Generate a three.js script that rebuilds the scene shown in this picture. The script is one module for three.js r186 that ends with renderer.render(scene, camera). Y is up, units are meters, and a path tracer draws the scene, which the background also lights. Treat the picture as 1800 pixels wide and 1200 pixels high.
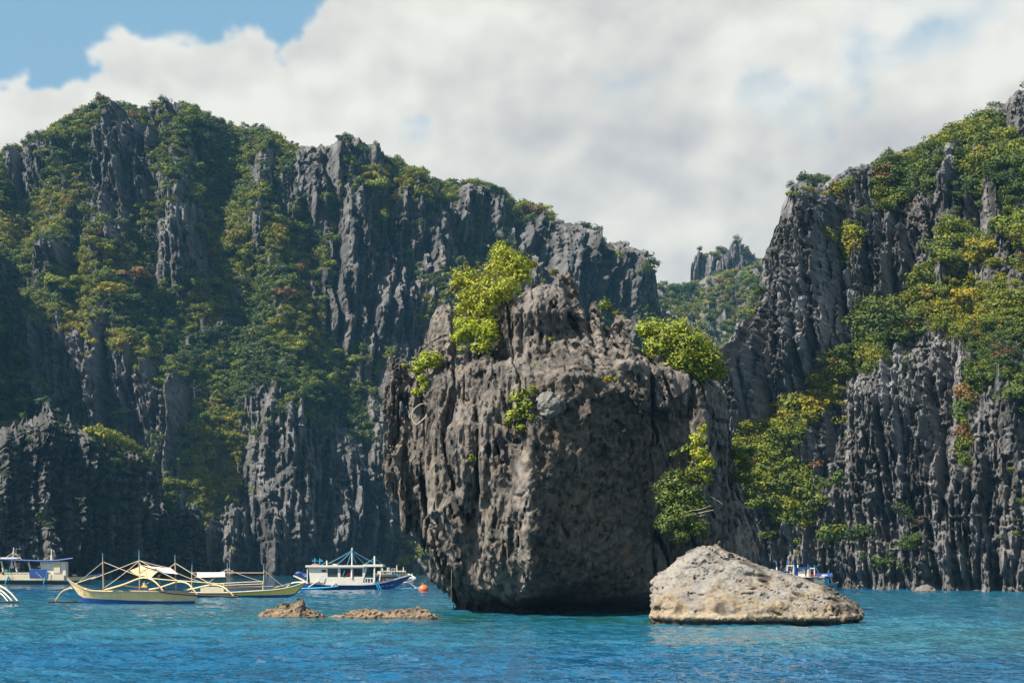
import * as THREE from 'three';
import { mergeGeometries } from 'three/addons/utils/BufferGeometryUtils.js';
import { RoundedBoxGeometry } from 'three/addons/geometries/RoundedBoxGeometry.js';

// ------------------------------------------------------------------ camera, sky, sun, exposure
const FOCAL = 2500, HORIZON = 988, EYE = 3;              // lens of a 1800 x 1200 picture, horizon row, metres above the sea
const scene = new THREE.Scene();
const camera = new THREE.PerspectiveCamera(2 * Math.atan(600 / FOCAL) * 180 / Math.PI, 1.5, 0.5, 6000);
camera.position.set(0, EYE, 0);
camera.setViewOffset(1800, 1200, 0, 600 - HORIZON, 1800, 1200);   // lens shifted upwards, as verticals stay upright
const renderer = new THREE.WebGLRenderer();
renderer.toneMapping = THREE.LinearToneMapping;
renderer.toneMappingExposure = 2.3;
renderer.shadowMap.enabled = true;

const SUN = new THREE.Vector3(-0.56, 0.77, 0.26).normalize();
const sun = new THREE.DirectionalLight(new THREE.Color(1, 0.91, 0.78), 5);
sun.name = 'sun';
sun.position.copy(SUN).multiplyScalar(600).add(new THREE.Vector3(0, 0, -200));
sun.target.position.set(0, 0, -200);
sun.castShadow = true;
Object.assign(sun.shadow.camera, { left: -400, right: 400, top: 400, bottom: -400, near: 1, far: 1500 });
sun.shadow.mapSize.set(2048, 2048);
scene.add(sun, sun.target);
scene.fog = new THREE.FogExp2(new THREE.Color(0.22, 0.6, 1.0), 0.00013);

// ------------------------------------------------------------------ numbers
let seedState = 12345;
const seed = (s) => { seedState = s >>> 0; };
const rnd = () => { seedState = (seedState + 0x6d2b79f5) | 0; let t = Math.imul(seedState ^ (seedState >>> 15), 1 | seedState); t = (t + Math.imul(t ^ (t >>> 7), 61 | t)) ^ t; return ((t ^ (t >>> 14)) >>> 0) / 4294967296; };
const rr = (a, b) => a + (b - a) * rnd();
const { floor, abs, min, max, sqrt, pow, sin, cos, PI, exp, hypot } = Math;
const clamp = (x, a = 0, b = 1) => x < a ? a : x > b ? b : x;
const mix = (a, b, t) => a + (b - a) * t;
const sst = (a, b, x) => { const t = clamp((x - a) / (b - a)); return t * t * (3 - 2 * t); };
const P = new Uint8Array(512);
seed(77); { const p = [...Array(256).keys()]; for (let i = 255; i > 0; i--) { const j = floor(rnd() * (i + 1)); [p[i], p[j]] = [p[j], p[i]]; } for (let i = 0; i < 512; i++) P[i] = p[i & 255]; }
const G3 = (h, x, y, z) => { h &= 15; const u = h < 8 ? x : y, v = h < 4 ? y : h === 12 || h === 14 ? x : z; return ((h & 1) ? -u : u) + ((h & 2) ? -v : v); };
function noise(x, y, z) {                                 // gradient noise, about -1 to 1
  const xi = floor(x), yi = floor(y), zi = floor(z); x -= xi; y -= yi; z -= zi;
  const X = xi & 255, Y = yi & 255, Z = zi & 255, u = x * x * x * (x * (x * 6 - 15) + 10), v = y * y * y * (y * (y * 6 - 15) + 10), w = z * z * z * (z * (z * 6 - 15) + 10);
  const A = P[X] + Y, AA = P[A & 255] + Z, AB = P[(A + 1) & 255] + Z, B = P[X + 1] + Y, BA = P[B & 255] + Z, BB = P[(B + 1) & 255] + Z;
  const l = (t, a, b) => a + t * (b - a);
  return l(w, l(v, l(u, G3(P[AA & 511], x, y, z), G3(P[BA & 511], x - 1, y, z)), l(u, G3(P[AB & 511], x, y - 1, z), G3(P[BB & 511], x - 1, y - 1, z))),
    l(v, l(u, G3(P[(AA + 1) & 511], x, y, z - 1), G3(P[(BA + 1) & 511], x - 1, y, z - 1)), l(u, G3(P[(AB + 1) & 511], x, y - 1, z - 1), G3(P[(BB + 1) & 511], x - 1, y - 1, z - 1))));
}
function fbm(x, y, z, o = 4, g = 0.5) { let s = 0, a = 1, n = 0; for (let i = 0; i < o; i++) { s += a * noise(x + i * 17.3, y - i * 9.1, z + i * 5.7); n += a; a *= g; x *= 2.03; y *= 2.03; z *= 2.03; } return s / n; }
const ridge = (x, y, z) => 1 - abs(noise(x, y, z)) * 2;   // sharp crests near 1
const hash = (i, j, k, s) => { let h = Math.imul(i, 374761393) + Math.imul(j, 668265263) + Math.imul(k, 2147483647 ^ 0x5bd1e995) + Math.imul(s, 1274126177); h = Math.imul(h ^ (h >>> 13), 1274126177); h ^= h >>> 16; return (Math.imul(h, 2246822519) >>> 0) / 4294967296; };
const table = (rows) => (x, c = 1) => {                   // piecewise linear look-up: rows of [x, a, b ...]
  if (x <= rows[0][0]) return rows[0][c];
  for (let i = 1; i < rows.length; i++) if (x <= rows[i][0]) { const t = (x - rows[i - 1][0]) / (rows[i][0] - rows[i - 1][0]); return mix(rows[i - 1][c], rows[i][c], t); }
  return rows[rows.length - 1][c];
};
const wx = (px, d) => (px - 900) / FOCAL * d, wy = (py, d) => EYE + (HORIZON - py) / FOCAL * d;
const at = (px, py, d) => new THREE.Vector3(wx(px, d), wy(py, d), -d);

// ------------------------------------------------------------------ naming
const used = new Map();
function numbered(name) { const n = used.get(name) ?? 0; used.set(name, n + 1); return n ? name + '_' + String(n).padStart(3, '0') : name; }
function tag(o, label, category, group, kind) { if (label) o.userData.label = label; if (category) o.userData.category = category; if (group) o.userData.group = group; if (kind) o.userData.kind = kind; return o; }
function thing(name, x = 0, y = 0, z = 0, turn = 0) { const g = new THREE.Group(); g.name = numbered(name); g.position.set(x, y, z); g.rotation.y = turn; scene.add(g); return g; }
function put(name, geometry, material, parent = scene) { const m = new THREE.Mesh(geometry, material); m.name = parent === scene ? numbered(name) : name; m.castShadow = m.receiveShadow = true; parent.add(m); return m; }

// ------------------------------------------------------------------ the sky: thin blue air, broken cumulus, no sun disc
{
  const W = 3072, H = W / 2, data = new Float32Array(W * H * 4);
  // upper rim of the cumulus bank in the left, in degrees of azimuth and elevation
  const rim = table([[-60, 9], [-22, 17], [-19.8, 18.3], [-18.2, 18.8], [-16.9, 18.9], [-16.3, 20.4], [-14.2, 20.9], [-13.6, 21.2], [-12.9, 20.0], [-11.6, 20.6], [-10.5, 21.1], [-9.9, 20.6], [-9.2, 19.9], [-8.7, 19.9], [-8.2, 21.3], [-7, 22.4], [-5.5, 23.4], [-3, 26], [2, 31], [30, 33], [60, 30]]);
  const holes = [[-4.6, 16.4, 2.4, 1.2, 0.62], [4.2, 17.8, 3.0, 1.5, 0.55], [10.4, 17.6, 3.4, 1.4, 0.68], [18.6, 21.8, 6, 2.6, 0.85], [14.5, 19.0, 3.5, 1.3, 0.5], [-19, 22.5, 4, 3, 0.8], [3.4, 14.6, 2, 1.2, 0.5], [11.6, 15.8, 2, 1, 0.45], [-2, 25.5, 3, 1, 0.4]];
  for (let r = 0; r < H; r++) {
    const el = ((r + 0.5) / H - 0.5) * PI, y = sin(el), ce = cos(el), E = el * 180 / PI;
    for (let c = 0; c < W; c++) {
      const o = (r * W + c) * 4; data[o + 3] = 1;
      if (y < -0.02) { data[o] = 0.05; data[o + 1] = 0.11; data[o + 2] = 0.14; continue; }
      const ph = ((c + 0.5) / W - 0.5) * 2 * PI, x = cos(ph) * ce, z = sin(ph) * ce;
      const A = Math.atan2(x, -z) * 180 / PI, up = max(0, y);
      // clear air: deeper blue with height, paler near the horizon
      const hz = pow(1 - up, 5);
      let R = mix(0.18, 0.38, hz), G = mix(0.345, 0.52, hz), B = mix(0.495, 0.63, hz);
      // cloud cover
      const big = fbm(x * 3.1 + 4, y * 5 + 2, z * 3.1, 3), wisp = fbm(x * 9 + 11, y * 15, z * 9, 5, 0.55), puff = fbm(x * 24 + 3, y * 30, z * 24, 6, 0.52);
      const front = sst(75, 40, abs(A));
      let cov = mix(0.62, -0.35, sst(0.42, 0.75, up)) + big * 1.5;
      const bil = abs(puff) * 1.6 - 0.35, aw = A + 3.2 * wisp + 1.5 * puff, ew = E + 1.6 * puff + 1.5 * wisp, ec = E + 1.2 * wisp + 2.0 * bil, ac = A + 1.6 * wisp + 0.8 * puff;       // ragged edges
      const rimS = (rim(ac - 0.7) + 2 * rim(ac) + rim(ac + 0.7)) / 4, shaped = clamp((rimS - 1.1 - ec) / 0.6, -1.5, 1);
      let inside = shaped * 1.15 + 0.25 * sst(0, 1, shaped);
      for (const [a, e, sa, se, q] of holes) inside -= 1.5 * q * exp(-(((aw - a) / sa) ** 2) - (((ew - e) / se) ** 2));
      cov = mix(cov, inside, front * (1 - sst(30, 40, E)));
      const body = cov + puff * 0.95 + wisp * 0.35;
      const alpha = sst(-0.45, 0.7, body) * 0.97;
      // brightness inside the cloud: billows lit from the upper left, soft grey-mauve hollows
      const soft = fbm(x * 5.5 + 30, y * 9 - 4, z * 5.5 + 9, 4, 0.5), d1 = fbm((x + 0.010) * 24 + 3, (y - 0.014) * 30, z * 24, 6, 0.52);
      let lum = 0.745 + 0.24 * clamp(soft * 1.5 + big * 0.7, -1, 0.6) + 0.20 * clamp(puff - d1, -0.5, 0.5) + 0.10 * sst(1.0, 0.1, body) + 0.05 * wisp;
      lum = clamp(lum, 0.48, 0.87) * 0.8;
      const t = sst(0.36, 0.64, lum);
      R = mix(R, lum * mix(0.98, 1.0, t), alpha); G = mix(G, lum * mix(0.985, 0.985, t), alpha); B = mix(B, lum * mix(1.03, 0.915, t), alpha);
      data[o] = R * 0.56; data[o + 1] = G * 0.56; data[o + 2] = B * 0.56;
    }
  }
  const sky = new THREE.DataTexture(data, W, H, THREE.RGBAFormat, THREE.FloatType);
  sky.mapping = THREE.EquirectangularReflectionMapping; sky.magFilter = sky.minFilter = THREE.LinearFilter; sky.needsUpdate = true; sky.name = 'sky';
  scene.background = sky; scene.environment = sky;
}
// ------------------------------------------------------------------ shared textures
const TEX = (n, f, srgb = false) => {                      // a square grey or coloured texture from f(u, v) in 0..1
  const d = new Uint8Array(n * n * 4);
  for (let y = 0; y < n; y++) for (let x = 0; x < n; x++) { const v = f(x / n, y / n), i = (y * n + x) * 4; for (let k = 0; k < 3; k++) d[i + k] = clamp(Array.isArray(v) ? v[k] : v) * 255; d[i + 3] = 255; }
  const t = new THREE.DataTexture(d, n, n); t.wrapS = t.wrapT = THREE.RepeatWrapping; t.magFilter = THREE.LinearFilter; t.minFilter = THREE.LinearFilter; if (srgb) t.colorSpace = THREE.SRGBColorSpace; t.needsUpdate = true; return t;
};
const loop = (u, v, f, z) => {                             // tileable noise on the unit square
  const a = noise(u * f, v * f, z), b = noise((u - 1) * f, v * f, z), c = noise(u * f, (v - 1) * f, z), d = noise((u - 1) * f, (v - 1) * f, z);
  const s = (a * (1 - u) + b * u) * (1 - v) + (c * (1 - u) + d * u) * v, w = sqrt((u * u + (1 - u) ** 2) * (v * v + (1 - v) ** 2)); return s / w;
};

// ------------------------------------------------------------------ the sea
const waveAt = (x, z, fine = 1) => {                       // wind chop running towards the left, in metres
  const wq = 0.55 * noise(x * 0.11, z * 0.11, 3.1);
  const a = ridge(x * 0.16 + wq, z * 0.30 + wq, 1.5), b = ridge(x * 0.37 + 0.1 * z, z * 0.62 - wq, 7.3), c = ridge(x * 0.85 - 0.2 * z, z * 1.25 + wq, 4.4);
  let h = 0.125 * a + 0.070 * b + 0.048 * c * (0.4 + 0.6 * fine);
  if (fine > 0) h += fine * (0.026 * ridge(x * 1.9, z * 2.6, 2.2) + 0.009 * noise(x * 4.7, z * 5.3, 8.8));
  return h * 1.5 * (0.75 + 0.5 * noise(x * 0.035, z * 0.05, 20)) - 0.19;
};
{
  const rows = [-500, -150, -30, 5, 14, 19];
  for (let d = 22; d < 170; d *= 1.005) rows.push(d);
  for (let d = 170; d < 620; d *= 1.02) rows.push(d);
  rows.push(800, 1200, 2000);
  const us = [-30, -8, -3, -1.7]; for (let i = 0; i <= 330; i++) us.push(-1 + i / 165); us.push(1.7, 3, 8, 30);
  const nu = us.length, pos = new Float32Array(rows.length * nu * 3), col = new Float32Array(pos.length), uv = new Float32Array(rows.length * nu * 2);
  const deep = [0.002, 0.064, 0.145], teal = [0.017, 0.106, 0.152], green = [0.008, 0.060, 0.050], far = [0.005, 0.045, 0.075];  // green and far also hold painted reflections of islet and cliffs
  rows.forEach((d, r) => us.forEach((u, c) => {
    const i = r * nu + c, half = 0.40 * max(d, 20) + 5, x = u * half, z = -d, inner = abs(u) <= 1 && d > 19 && d < 300;
    const fade = inner ? 1 - sst(120, 300, d) : 0, fine = 1 - sst(45, 110, d);
    pos.set([x, fade > 0 ? waveAt(x, z, fine) * fade - 0.04 * (1 - fade) : -0.04, z], i * 3); uv.set([x / 9, z / 9], i * 2);
    // colour of the water: sandy shallows in a belt round the reef, stone, seaweed and painted rock reflection at the islet, deep water in front and behind
    const n = noise(x * 0.03, z * 0.06, 9) * 0.8 + noise(x * 0.11, z * 0.2, 4) * 0.35;
    const patch = sst(0.0, 0.5, noise(x * 0.05 + 3, z * 0.12, 31)) * 0.35;
    const belt = sst(38, 64, d + n * 18) * (1 - sst(112, 165, d + n * 26 - x * 0.25)), shoalAndReflection = 1.3 * exp(-(((x - 1) / 14) ** 4) - (((d - 76) / 6) ** 2));
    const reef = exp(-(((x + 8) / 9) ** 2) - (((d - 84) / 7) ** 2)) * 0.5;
    const weedAndReflection = clamp(shoalAndReflection + reef) * sst(0.02, 0.16, noise(x * 0.22, z * 0.5, 14) + 0.6 * noise(x * 0.7, z * 1.3, 15));   // stones and seaweed on the bottom, with the islet's dark reflection painted in
    for (let k = 0; k < 3; k++) { let v = mix(deep[k], far[k], sst(120, 260, d)); v = mix(v, teal[k], clamp(belt * (0.66 + 0.6 * n) - patch)); v = mix(v, green[k], weedAndReflection); col[i * 3 + k] = v; }
  }));
  const idx = [];
  for (let r = 0; r + 1 < rows.length; r++) for (let c = 0; c + 1 < nu; c++) { const a = r * nu + c, b = a + nu; idx.push(a, a + 1, b, b, a + 1, b + 1); }
  const g = new THREE.BufferGeometry();
  g.setAttribute('position', new THREE.BufferAttribute(pos, 3)); g.setAttribute('color', new THREE.BufferAttribute(col, 3)); g.setAttribute('uv', new THREE.BufferAttribute(uv, 2)); g.setIndex(idx); g.computeVertexNormals();
  const rip = TEX(1024, (u, v) => { const w = 0.05 * loop(u, v, 4, 5); let s = 0, a = 1; for (const f of [7, 15, 31, 62]) { s += a * (1 - abs(loop((u + w + 1) % 1, v, f, f * 0.7)) * 2); a *= 0.55; } return 0.35 + s * 0.22; });
  const m = new THREE.MeshPhysicalMaterial({ vertexColors: true, roughness: 0.05, ior: 1.33, bumpMap: rip, bumpScale: 0.26 });
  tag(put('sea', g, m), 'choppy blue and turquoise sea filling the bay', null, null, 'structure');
}
// ------------------------------------------------------------------ limestone cliffs
const rockGrain = TEX(512, (u, v) => { let s = 0, a = 1; for (const f of [5, 11, 24, 50]) { s += a * loop(u, v, f, f); a *= 0.5; } return 0.5 + s * 0.36; });
const rockMat = new THREE.MeshStandardMaterial({ vertexColors: true, roughness: 0.93, bumpMap: rockGrain, bumpScale: 0.10 });
rockMat.name = 'limestone';
// Overlapping pointed buttresses leaning on a wall: for each, a tip, growing wider and prouder downwards.
function spires(x, y, L, s, tall = 2.4, cut = 0.72) {
  const cw = L, ch = L * tall * 0.6, i0 = floor(x / cw), j0 = floor(y / ch); let best = 0;
  for (let i = i0 - 1; i <= i0 + 1; i++) for (let j = j0; j <= j0 + 3; j++) {
    const r1 = hash(i, j, 1, s), r2 = hash(i, j, 2, s), cy = (j + r2) * ch, d = cy - y; if (d <= 0) continue;
    const r3 = hash(i, j, 3, s), h = ch * (1.5 + r3 * 1.5); if (d >= h) continue;
    const r4 = hash(i, j, 4, s), f = d / h, w = L * (0.20 + 0.30 * r4) * sqrt(f) * 1.25, u = abs(x - (i + r1) * cw - (r3 - 0.5) * L * 0.4 * f) / w; if (u >= 1) continue;
    const p = (0.45 + 0.55 * r4) * sqrt(min(1, f * 2.2)) * (1 - u) * (1 + u * 0.6) * (1 - sst(cut, 1, f)); if (p > best) best = p;
  }
  return best;
}
// Broken faces: irregular cells on a wall, each tilted its own way, with sharp steps between them.
function plates(x, y, s) {
  const xi = floor(x), yi = floor(y); let best = 9, h = 0, ox = 0, oy = 0;
  for (let j = yi - 1; j <= yi + 1; j++) for (let i = xi - 1; i <= xi + 1; i++) { const q = hash(i, j, 5, s), a = i + 0.5 + (q - 0.5) * 0.95 - x, b = j + 0.5 + ((q * 57.31) % 1 - 0.5) * 0.95 - y, d = a * a + b * b; if (d < best) { best = d; h = q; ox = a; oy = b; } }
  const g = (h * 91.7) % 1 - 0.5, r = (h * 733.1) % 1 - 0.5; return (h * 13.7) % 1 - 0.5 - (g * ox + r * oy) * 1.6;
}
// Cracks that run down a wall: 1 in the middle of a crack, 0 away from it.
const cracks = (x, y, w, f, s) => { const n = abs(noise(x * f, y * f * 0.13, s)); return n < w ? (1 - n / w) * clamp(noise(x * f * 0.5 + 7, y * f * 0.2, s + 3) * 2 + 0.6) : 0; };
const blobs = (list, px, py) => { let s = 0; for (const [x, y, a, b, k = 1] of list) { const dx = (px - x) / a, dy = (py - y) / b, q = dx * dx + dy * dy; if (q < 5) s += k * exp(-q * 1.1); } return s; };

// A wall that stands on a base line and reaches a skyline. Control columns: foot (x, depth) and top (x, height, depth), resampled evenly along the wall.
function cliff(c) {
  const skyY = table(c.sky.map((r) => [r[0], r[1]])), skyD = table(c.sky.map((r) => [r[0], r[2]])), baseD = table(c.base);
  const keys = [...new Set([...c.sky.map((r) => r[0]), ...c.base.map((r) => r[0])])].filter((k) => k >= c.sky[0][0] && k <= c.sky[c.sky.length - 1][0]).sort((a, b) => a - b);
  const ctl = keys.map((px) => { const b = baseD(px), t = skyD(px); return [wx(px, b), b, wx(px, t), wy(skyY(px), t), t]; });
  for (const e of c.beyond ?? []) ctl[e[0] < 0 ? 'unshift' : 'push']([e[0], e[3], e[0], e[1], e[2]]);
  const S = [0]; for (let i = 1; i < ctl.length; i++) { const m = (r, k) => (r[k] + r[k + (k ? 3 : 2)]) / 2; S.push(S[i - 1] + hypot(m(ctl[i], 0) - m(ctl[i - 1], 0), m(ctl[i], 1) - m(ctl[i - 1], 1))); }
  const tabs = [0, 1, 2, 3, 4].map((k) => table(ctl.map((r, i) => [S[i], r[k]])));
  const len = S[S.length - 1], smooth = (t, s) => { let v = 0; for (let k = -3; k <= 3; k++) v += t(clamp(s + k * len * 0.02, 0, len)); return v / 7; };
  const ny = c.rows, back = 5, h = ny + 1 + back, ss = [];
  for (let s = 0; s < len;) { ss.push(s); const u = abs(tabs[0](s)) / tabs[1](s); s += c.cell * (u > 0.39 ? 5 : 1); } ss.push(len);
  const nx = ss.length - 1, n = (nx + 1) * h, y0 = c.y0 ?? -3, R = c.round ?? 14, jag = c.jag ?? 3;
  const pos = new Float32Array(n * 3), col = new Float32Array(n * 3), uv = new Float32Array(n * 2), veg = new Float32Array(n);
  const tops = new Float32Array(nx + 1); ss.forEach((s, i) => { tops[i] = max(y0 + 2, tabs[3](s) + jag * (0.5 * noise(s * 0.09, c.s, 1) + 0.5 * (ridge(s * 0.2, c.s, 5) - 0.6) + 0.35 * (ridge(s * 0.55, c.s, 9) - 0.5) + 0.2 * (ridge(s * 1.4, c.s, 9) - 0.5))); });
  for (let i = 0; i <= nx; i++) {
    const s = ss[i], top = tops[i], bx = tabs[0](s), bd = tabs[1](s), tx = tabs[2](s), ty = tabs[3](s), td = tabs[4](s);
    const ds = len * 0.02; let ax = smooth(tabs[0], s + ds) - smooth(tabs[0], s - ds), ad = smooth(tabs[1], s + ds) - smooth(tabs[1], s - ds); const al = hypot(ax, ad) || 1; ax /= al; ad /= al;
    let nX = ad * 0.6, nD = -ax * 0.6 - 0.6; { const l = hypot(nX, nD); nX /= l; nD /= l; }   // towards the bay: (x, depth)
    const rx = tx - bx, rd = td - bd, rl = hypot(rx, rd) || 1, inX = rl > 3 ? rx / rl : -nX, inD = rl > 3 ? rd / rl : -nD;
    for (let j = 0; j <= ny + back; j++) {
      const k = i * h + j, t = min(1, j / ny), y = y0 + (top - y0) * t;
      let edge = top - y; for (const o of [-24, -16, -10, -6, -3, 3, 6, 10, 16, 24]) { const m = i + o; if (m >= 0 && m <= nx && tops[m] < y) edge = min(edge, abs(ss[m] - s)); else if (m >= 0 && m <= nx) edge = min(edge, hypot(ss[m] - s, tops[m] - y)); }
      const lean = pow(clamp(y / max(8, ty)), c.lean ?? 1.4), e = clamp(edge / R), roll = R * 0.8 * (1 - sqrt(max(0, 1 - (1 - e) * (1 - e))));
      let X = mix(bx, tx, lean) + inX * roll, Dp = mix(bd, td, lean) + inD * roll;
      const px = 900 + FOCAL * X / Dp, py = HORIZON - FOCAL * (y - EYE) / Dp, rk = blobs(c.rock, px, py), vg = blobs(c.veg, px, py);
      const w1 = noise(s * 0.02, y * 0.02, c.s) * 9, w2 = noise(s * 0.09, y * 0.05, c.s + 4) * 2.2, q1 = c.L[1] / 8, k1 = 1 / c.L[3];
      const A = c.amp, rocky = clamp(0.8 + 0.45 * (rk - vg), 0.4, 1.3);
      const S0 = spires(s + w1 + w2, y + w1 * 0.7, c.L[0], c.s + 11), S1 = spires(s + w2 * q1, y, c.L[1], c.s + 23, 2.4, 0.45), S2 = spires(s + w2 * q1 * 0.5, y + w2, c.L[2], c.s + 37, 2.6, 0.4), S3 = spires(s + w2 * q1 * 0.3, y, c.L[3], c.s + 41, 2.8, 0.4);
      let p = A[0] * S0 + rocky * clamp(0.85 + 0.7 * noise(s * 0.6 / c.L[1], y * 0.4 / c.L[1], c.s + 90), 0.4, 1.3) * (A[1] * S1 + A[2] * S2 + A[3] * S3 + A[3] * 0.5 * spires(s + w2 * q1 * 0.2, y, c.L[3] * 0.5, c.s + 47, 3, 0.4));
      p += rocky * (c.flute ?? 0.5) * (0.7 * ridge(s * k1 * 0.7 + w2 * 0.3, y * k1 * 0.06, c.s + 2) + 0.45 * ridge(s * k1 * 1.7, y * k1 * 0.2, c.s + 8));
      p -= rocky * (c.crack ?? 1) * (c.L[2] * 0.8 * cracks(s + w2 * q1, y, 0.12, 0.6 / c.L[2], c.s + 51) + c.L[1] * 0.7 * cracks(s + w2 * q1, y, 0.10, 0.6 / c.L[1], c.s + 52));
      p += A[0] * 0.55 * fbm(s * 0.5 / c.L[0], y * 0.4 / c.L[0], c.s, 3) + 1.3 * clamp(rk - vg, -1, 1.2) * (c.prom ?? 1);
      const pw = noise(s * k1 * 0.5, y * k1 * 0.4, c.s + 81) * 0.7;
      p += rocky * c.L[3] * (0.62 * plates(s * k1 * 0.62 + pw, y * k1 * 0.36 + pw, c.s + 82) + 0.34 * plates(s * k1 * 1.5 + pw, y * k1 * 0.95, c.s + 83) + 0.10 * noise(s * k1 * 3.1, y * k1 * 2.4, c.s + 84));
      const ro = c.rough ?? 0.25, blk = noise(s * k1 * 0.45, y * k1 * 0.5, c.s + 70);
      p += rocky * ro * (1.2 * fbm(s * k1 * 1.6, y * k1 * 1.0, c.s + 3, 3) + 0.9 * ridge(s * k1 * 2.3, y * k1 * 1.1, c.s + 71) + 1.6 * clamp(noise(s * k1 * 0.5, y * k1 * 1.1 + blk, c.s + 72) * 4, -0.5, 0.5));
      p *= sst(-1, R * 0.5, edge) * 0.75 + 0.25;
      p -= (c.notch ?? 1.4) * exp(-(((y - 0.6) / 1.6) ** 2));   // undercut where the sea has eaten the foot
      let yy = y + (t < 1 ? p * 0.1 * sst(y0, 6, y) * sst(0, 6, top - y) : 0);
      X += nX * p; Dp += nD * p;
      const jj = j - ny; if (jj > 0) { const q = [0, 3, 9, 22, 45, 90][jj]; X += inX * q; Dp += inD * q; yy -= [0, 0.4, 3, 14, 45, top + 5][jj]; }
      pos[k * 3] = X; pos[k * 3 + 1] = yy; pos[k * 3 + 2] = -Dp; uv[k * 2] = s / 7; uv[k * 2 + 1] = y / 12;
      const m = 0.5 * fbm(s * 0.05, y * 0.034, c.s, 3) + 0.15;
      veg[k] = jj > 1 ? -9 : (c.bias ?? 0) + m * (c.vn ?? 1.6) + 1.1 * vg - 1.1 * rk + 0.9 * noise(s * 0.8 / c.L[2], y * 0.5 / c.L[2], c.s + 60) - 0.5 * S2;
      // weathering: pale scoured ribs, dark lichen streaks running down, ochre stains
      const streak = fbm(s * 0.9, y * 0.06, c.s + 6, 3), patch = fbm(s * 0.06, y * 0.05, c.s + 7, 3), st = fbm(s * 0.25, y * 0.045, c.s + 19, 3), gr = noise(s * 2.3, y * 1.7, c.s);
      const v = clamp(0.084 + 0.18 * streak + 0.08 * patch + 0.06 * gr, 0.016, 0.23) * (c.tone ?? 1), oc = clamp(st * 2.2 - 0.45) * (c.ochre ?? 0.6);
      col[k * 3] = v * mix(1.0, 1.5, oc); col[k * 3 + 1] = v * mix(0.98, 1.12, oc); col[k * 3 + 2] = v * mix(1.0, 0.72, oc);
    }
  }
  const idx = [];
  for (let i = 0; i < nx; i++) for (let j = 0; j < h - 1; j++) { const a = i * h + j, b = a + h; idx.push(a, b, a + 1, a + 1, b, b + 1); }
  const g = new THREE.BufferGeometry();
  g.setAttribute('position', new THREE.BufferAttribute(pos, 3)); g.setAttribute('color', new THREE.BufferAttribute(col, 3)); g.setAttribute('uv', new THREE.BufferAttribute(uv, 2)); g.setIndex(idx); g.computeVertexNormals();
  const nor = g.attributes.normal.array; g.deleteAttribute('normal');   // broken stone: every face keeps its own edge
  const mesh = tag(put(c.name, g, rockMat), c.label, null, null, 'structure');
  return { mesh, pos, nor, veg, nx, ny, h, c };
}
const leftMountain = cliff({
  name: 'mountain', label: 'forested grey limestone mountain wall rising behind the moored boats', s: 3, cell: 0.33, rows: 360, jag: 2.4, round: 16, lean: 1.15,
  sky: [[-70, 290, 422], [0, 262, 425], [50, 240, 424], [100, 222, 423], [150, 200, 422], [200, 184, 421], [260, 186, 420], [300, 179, 420], [350, 183, 420], [372, 205, 420], [400, 212, 420], [440, 212, 420], [480, 225, 420], [494, 242, 420], [520, 242, 419], [560, 238, 419], [600, 236, 419], [640, 258, 418], [665, 265, 418], [700, 285, 418], [735, 314, 418], [780, 318, 417], [830, 313, 416], [870, 328, 415], [900, 350, 414], [945, 358, 413], [980, 375, 412], [1010, 395, 411], [1050, 416, 410], [1075, 421, 409], [1110, 428, 407], [1135, 450, 406], [1148, 480, 406], [1153, 510, 405], [1162, 560, 404], [1180, 640, 402], [1200, 760, 400]],
  base: [[-70, 322], [0, 325], [300, 328], [500, 336], [760, 352], [1000, 368], [1150, 378], [1200, 380]],
  beyond: [[-130, 78, 290, 262], [-142, 62, 226, 202], [-166, 60, 160, 146]],  // unseen wall left of frame, added to shade the headland
  L: [26, 11, 5, 2.2], amp: [13, 8, 5.5, 2.8], flute: 1.3, rough: 0.75, tone: 0.78, ochre: 0.7, bias: -0.42, vn: 2.6, prom: 2.2,
  rock: [[245, 252, 55, 58, 1.3], [300, 195, 45, 18], [85, 290, 42, 36], [45, 335, 30, 45], [215, 320, 35, 45], [245, 352, 45, 35], [335, 450, 28, 75, 1.3], [525, 340, 48, 65, 1.4], [560, 270, 40, 26], [655, 285, 38, 30], [615, 450, 28, 85, 1.6], [605, 560, 22, 80, 1.2], [665, 500, 38, 120, 0.9], [750, 420, 55, 55, 0.7], [700, 560, 55, 90, 0.8], [830, 385, 55, 45, 0.6], [960, 430, 75, 55, 1.2], [1035, 490, 40, 50, 1.4], [1105, 470, 38, 50, 0.8], [75, 470, 36, 36], [112, 465, 25, 25], [50, 600, 40, 55, 0.8], [210, 690, 85, 60, 1.2], [120, 690, 60, 60, 1], [310, 740, 36, 60, 1.3], [505, 800, 55, 85, 1.3], [455, 730, 25, 50, 0.8], [640, 870, 45, 55, 1.1], [705, 770, 40, 90, 1.2], [560, 920, 160, 70, 1.4], [370, 570, 26, 45, 0.7], [420, 930, 60, 60, 1], [590, 810, 40, 60, 0.6], [330, 960, 60, 40, 1]],
  veg: [[150, 520, 130, 45, 1.2], [400, 350, 55, 110, 0.9], [340, 610, 90, 80, 0.9], [440, 620, 80, 80, 0.8], [560, 650, 80, 60, 0.7], [385, 840, 40, 110, 1.2], [540, 450, 50, 60, 0.7], [60, 410, 60, 50, 0.8], [150, 250, 80, 40, 0.8], [640, 720, 40, 60, 0.6], [30, 700, 40, 60, 0.8], [300, 520, 60, 60, 0.7], [850, 440, 50, 60, 0.7], [440, 250, 50, 30, 0.8]],
});
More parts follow.
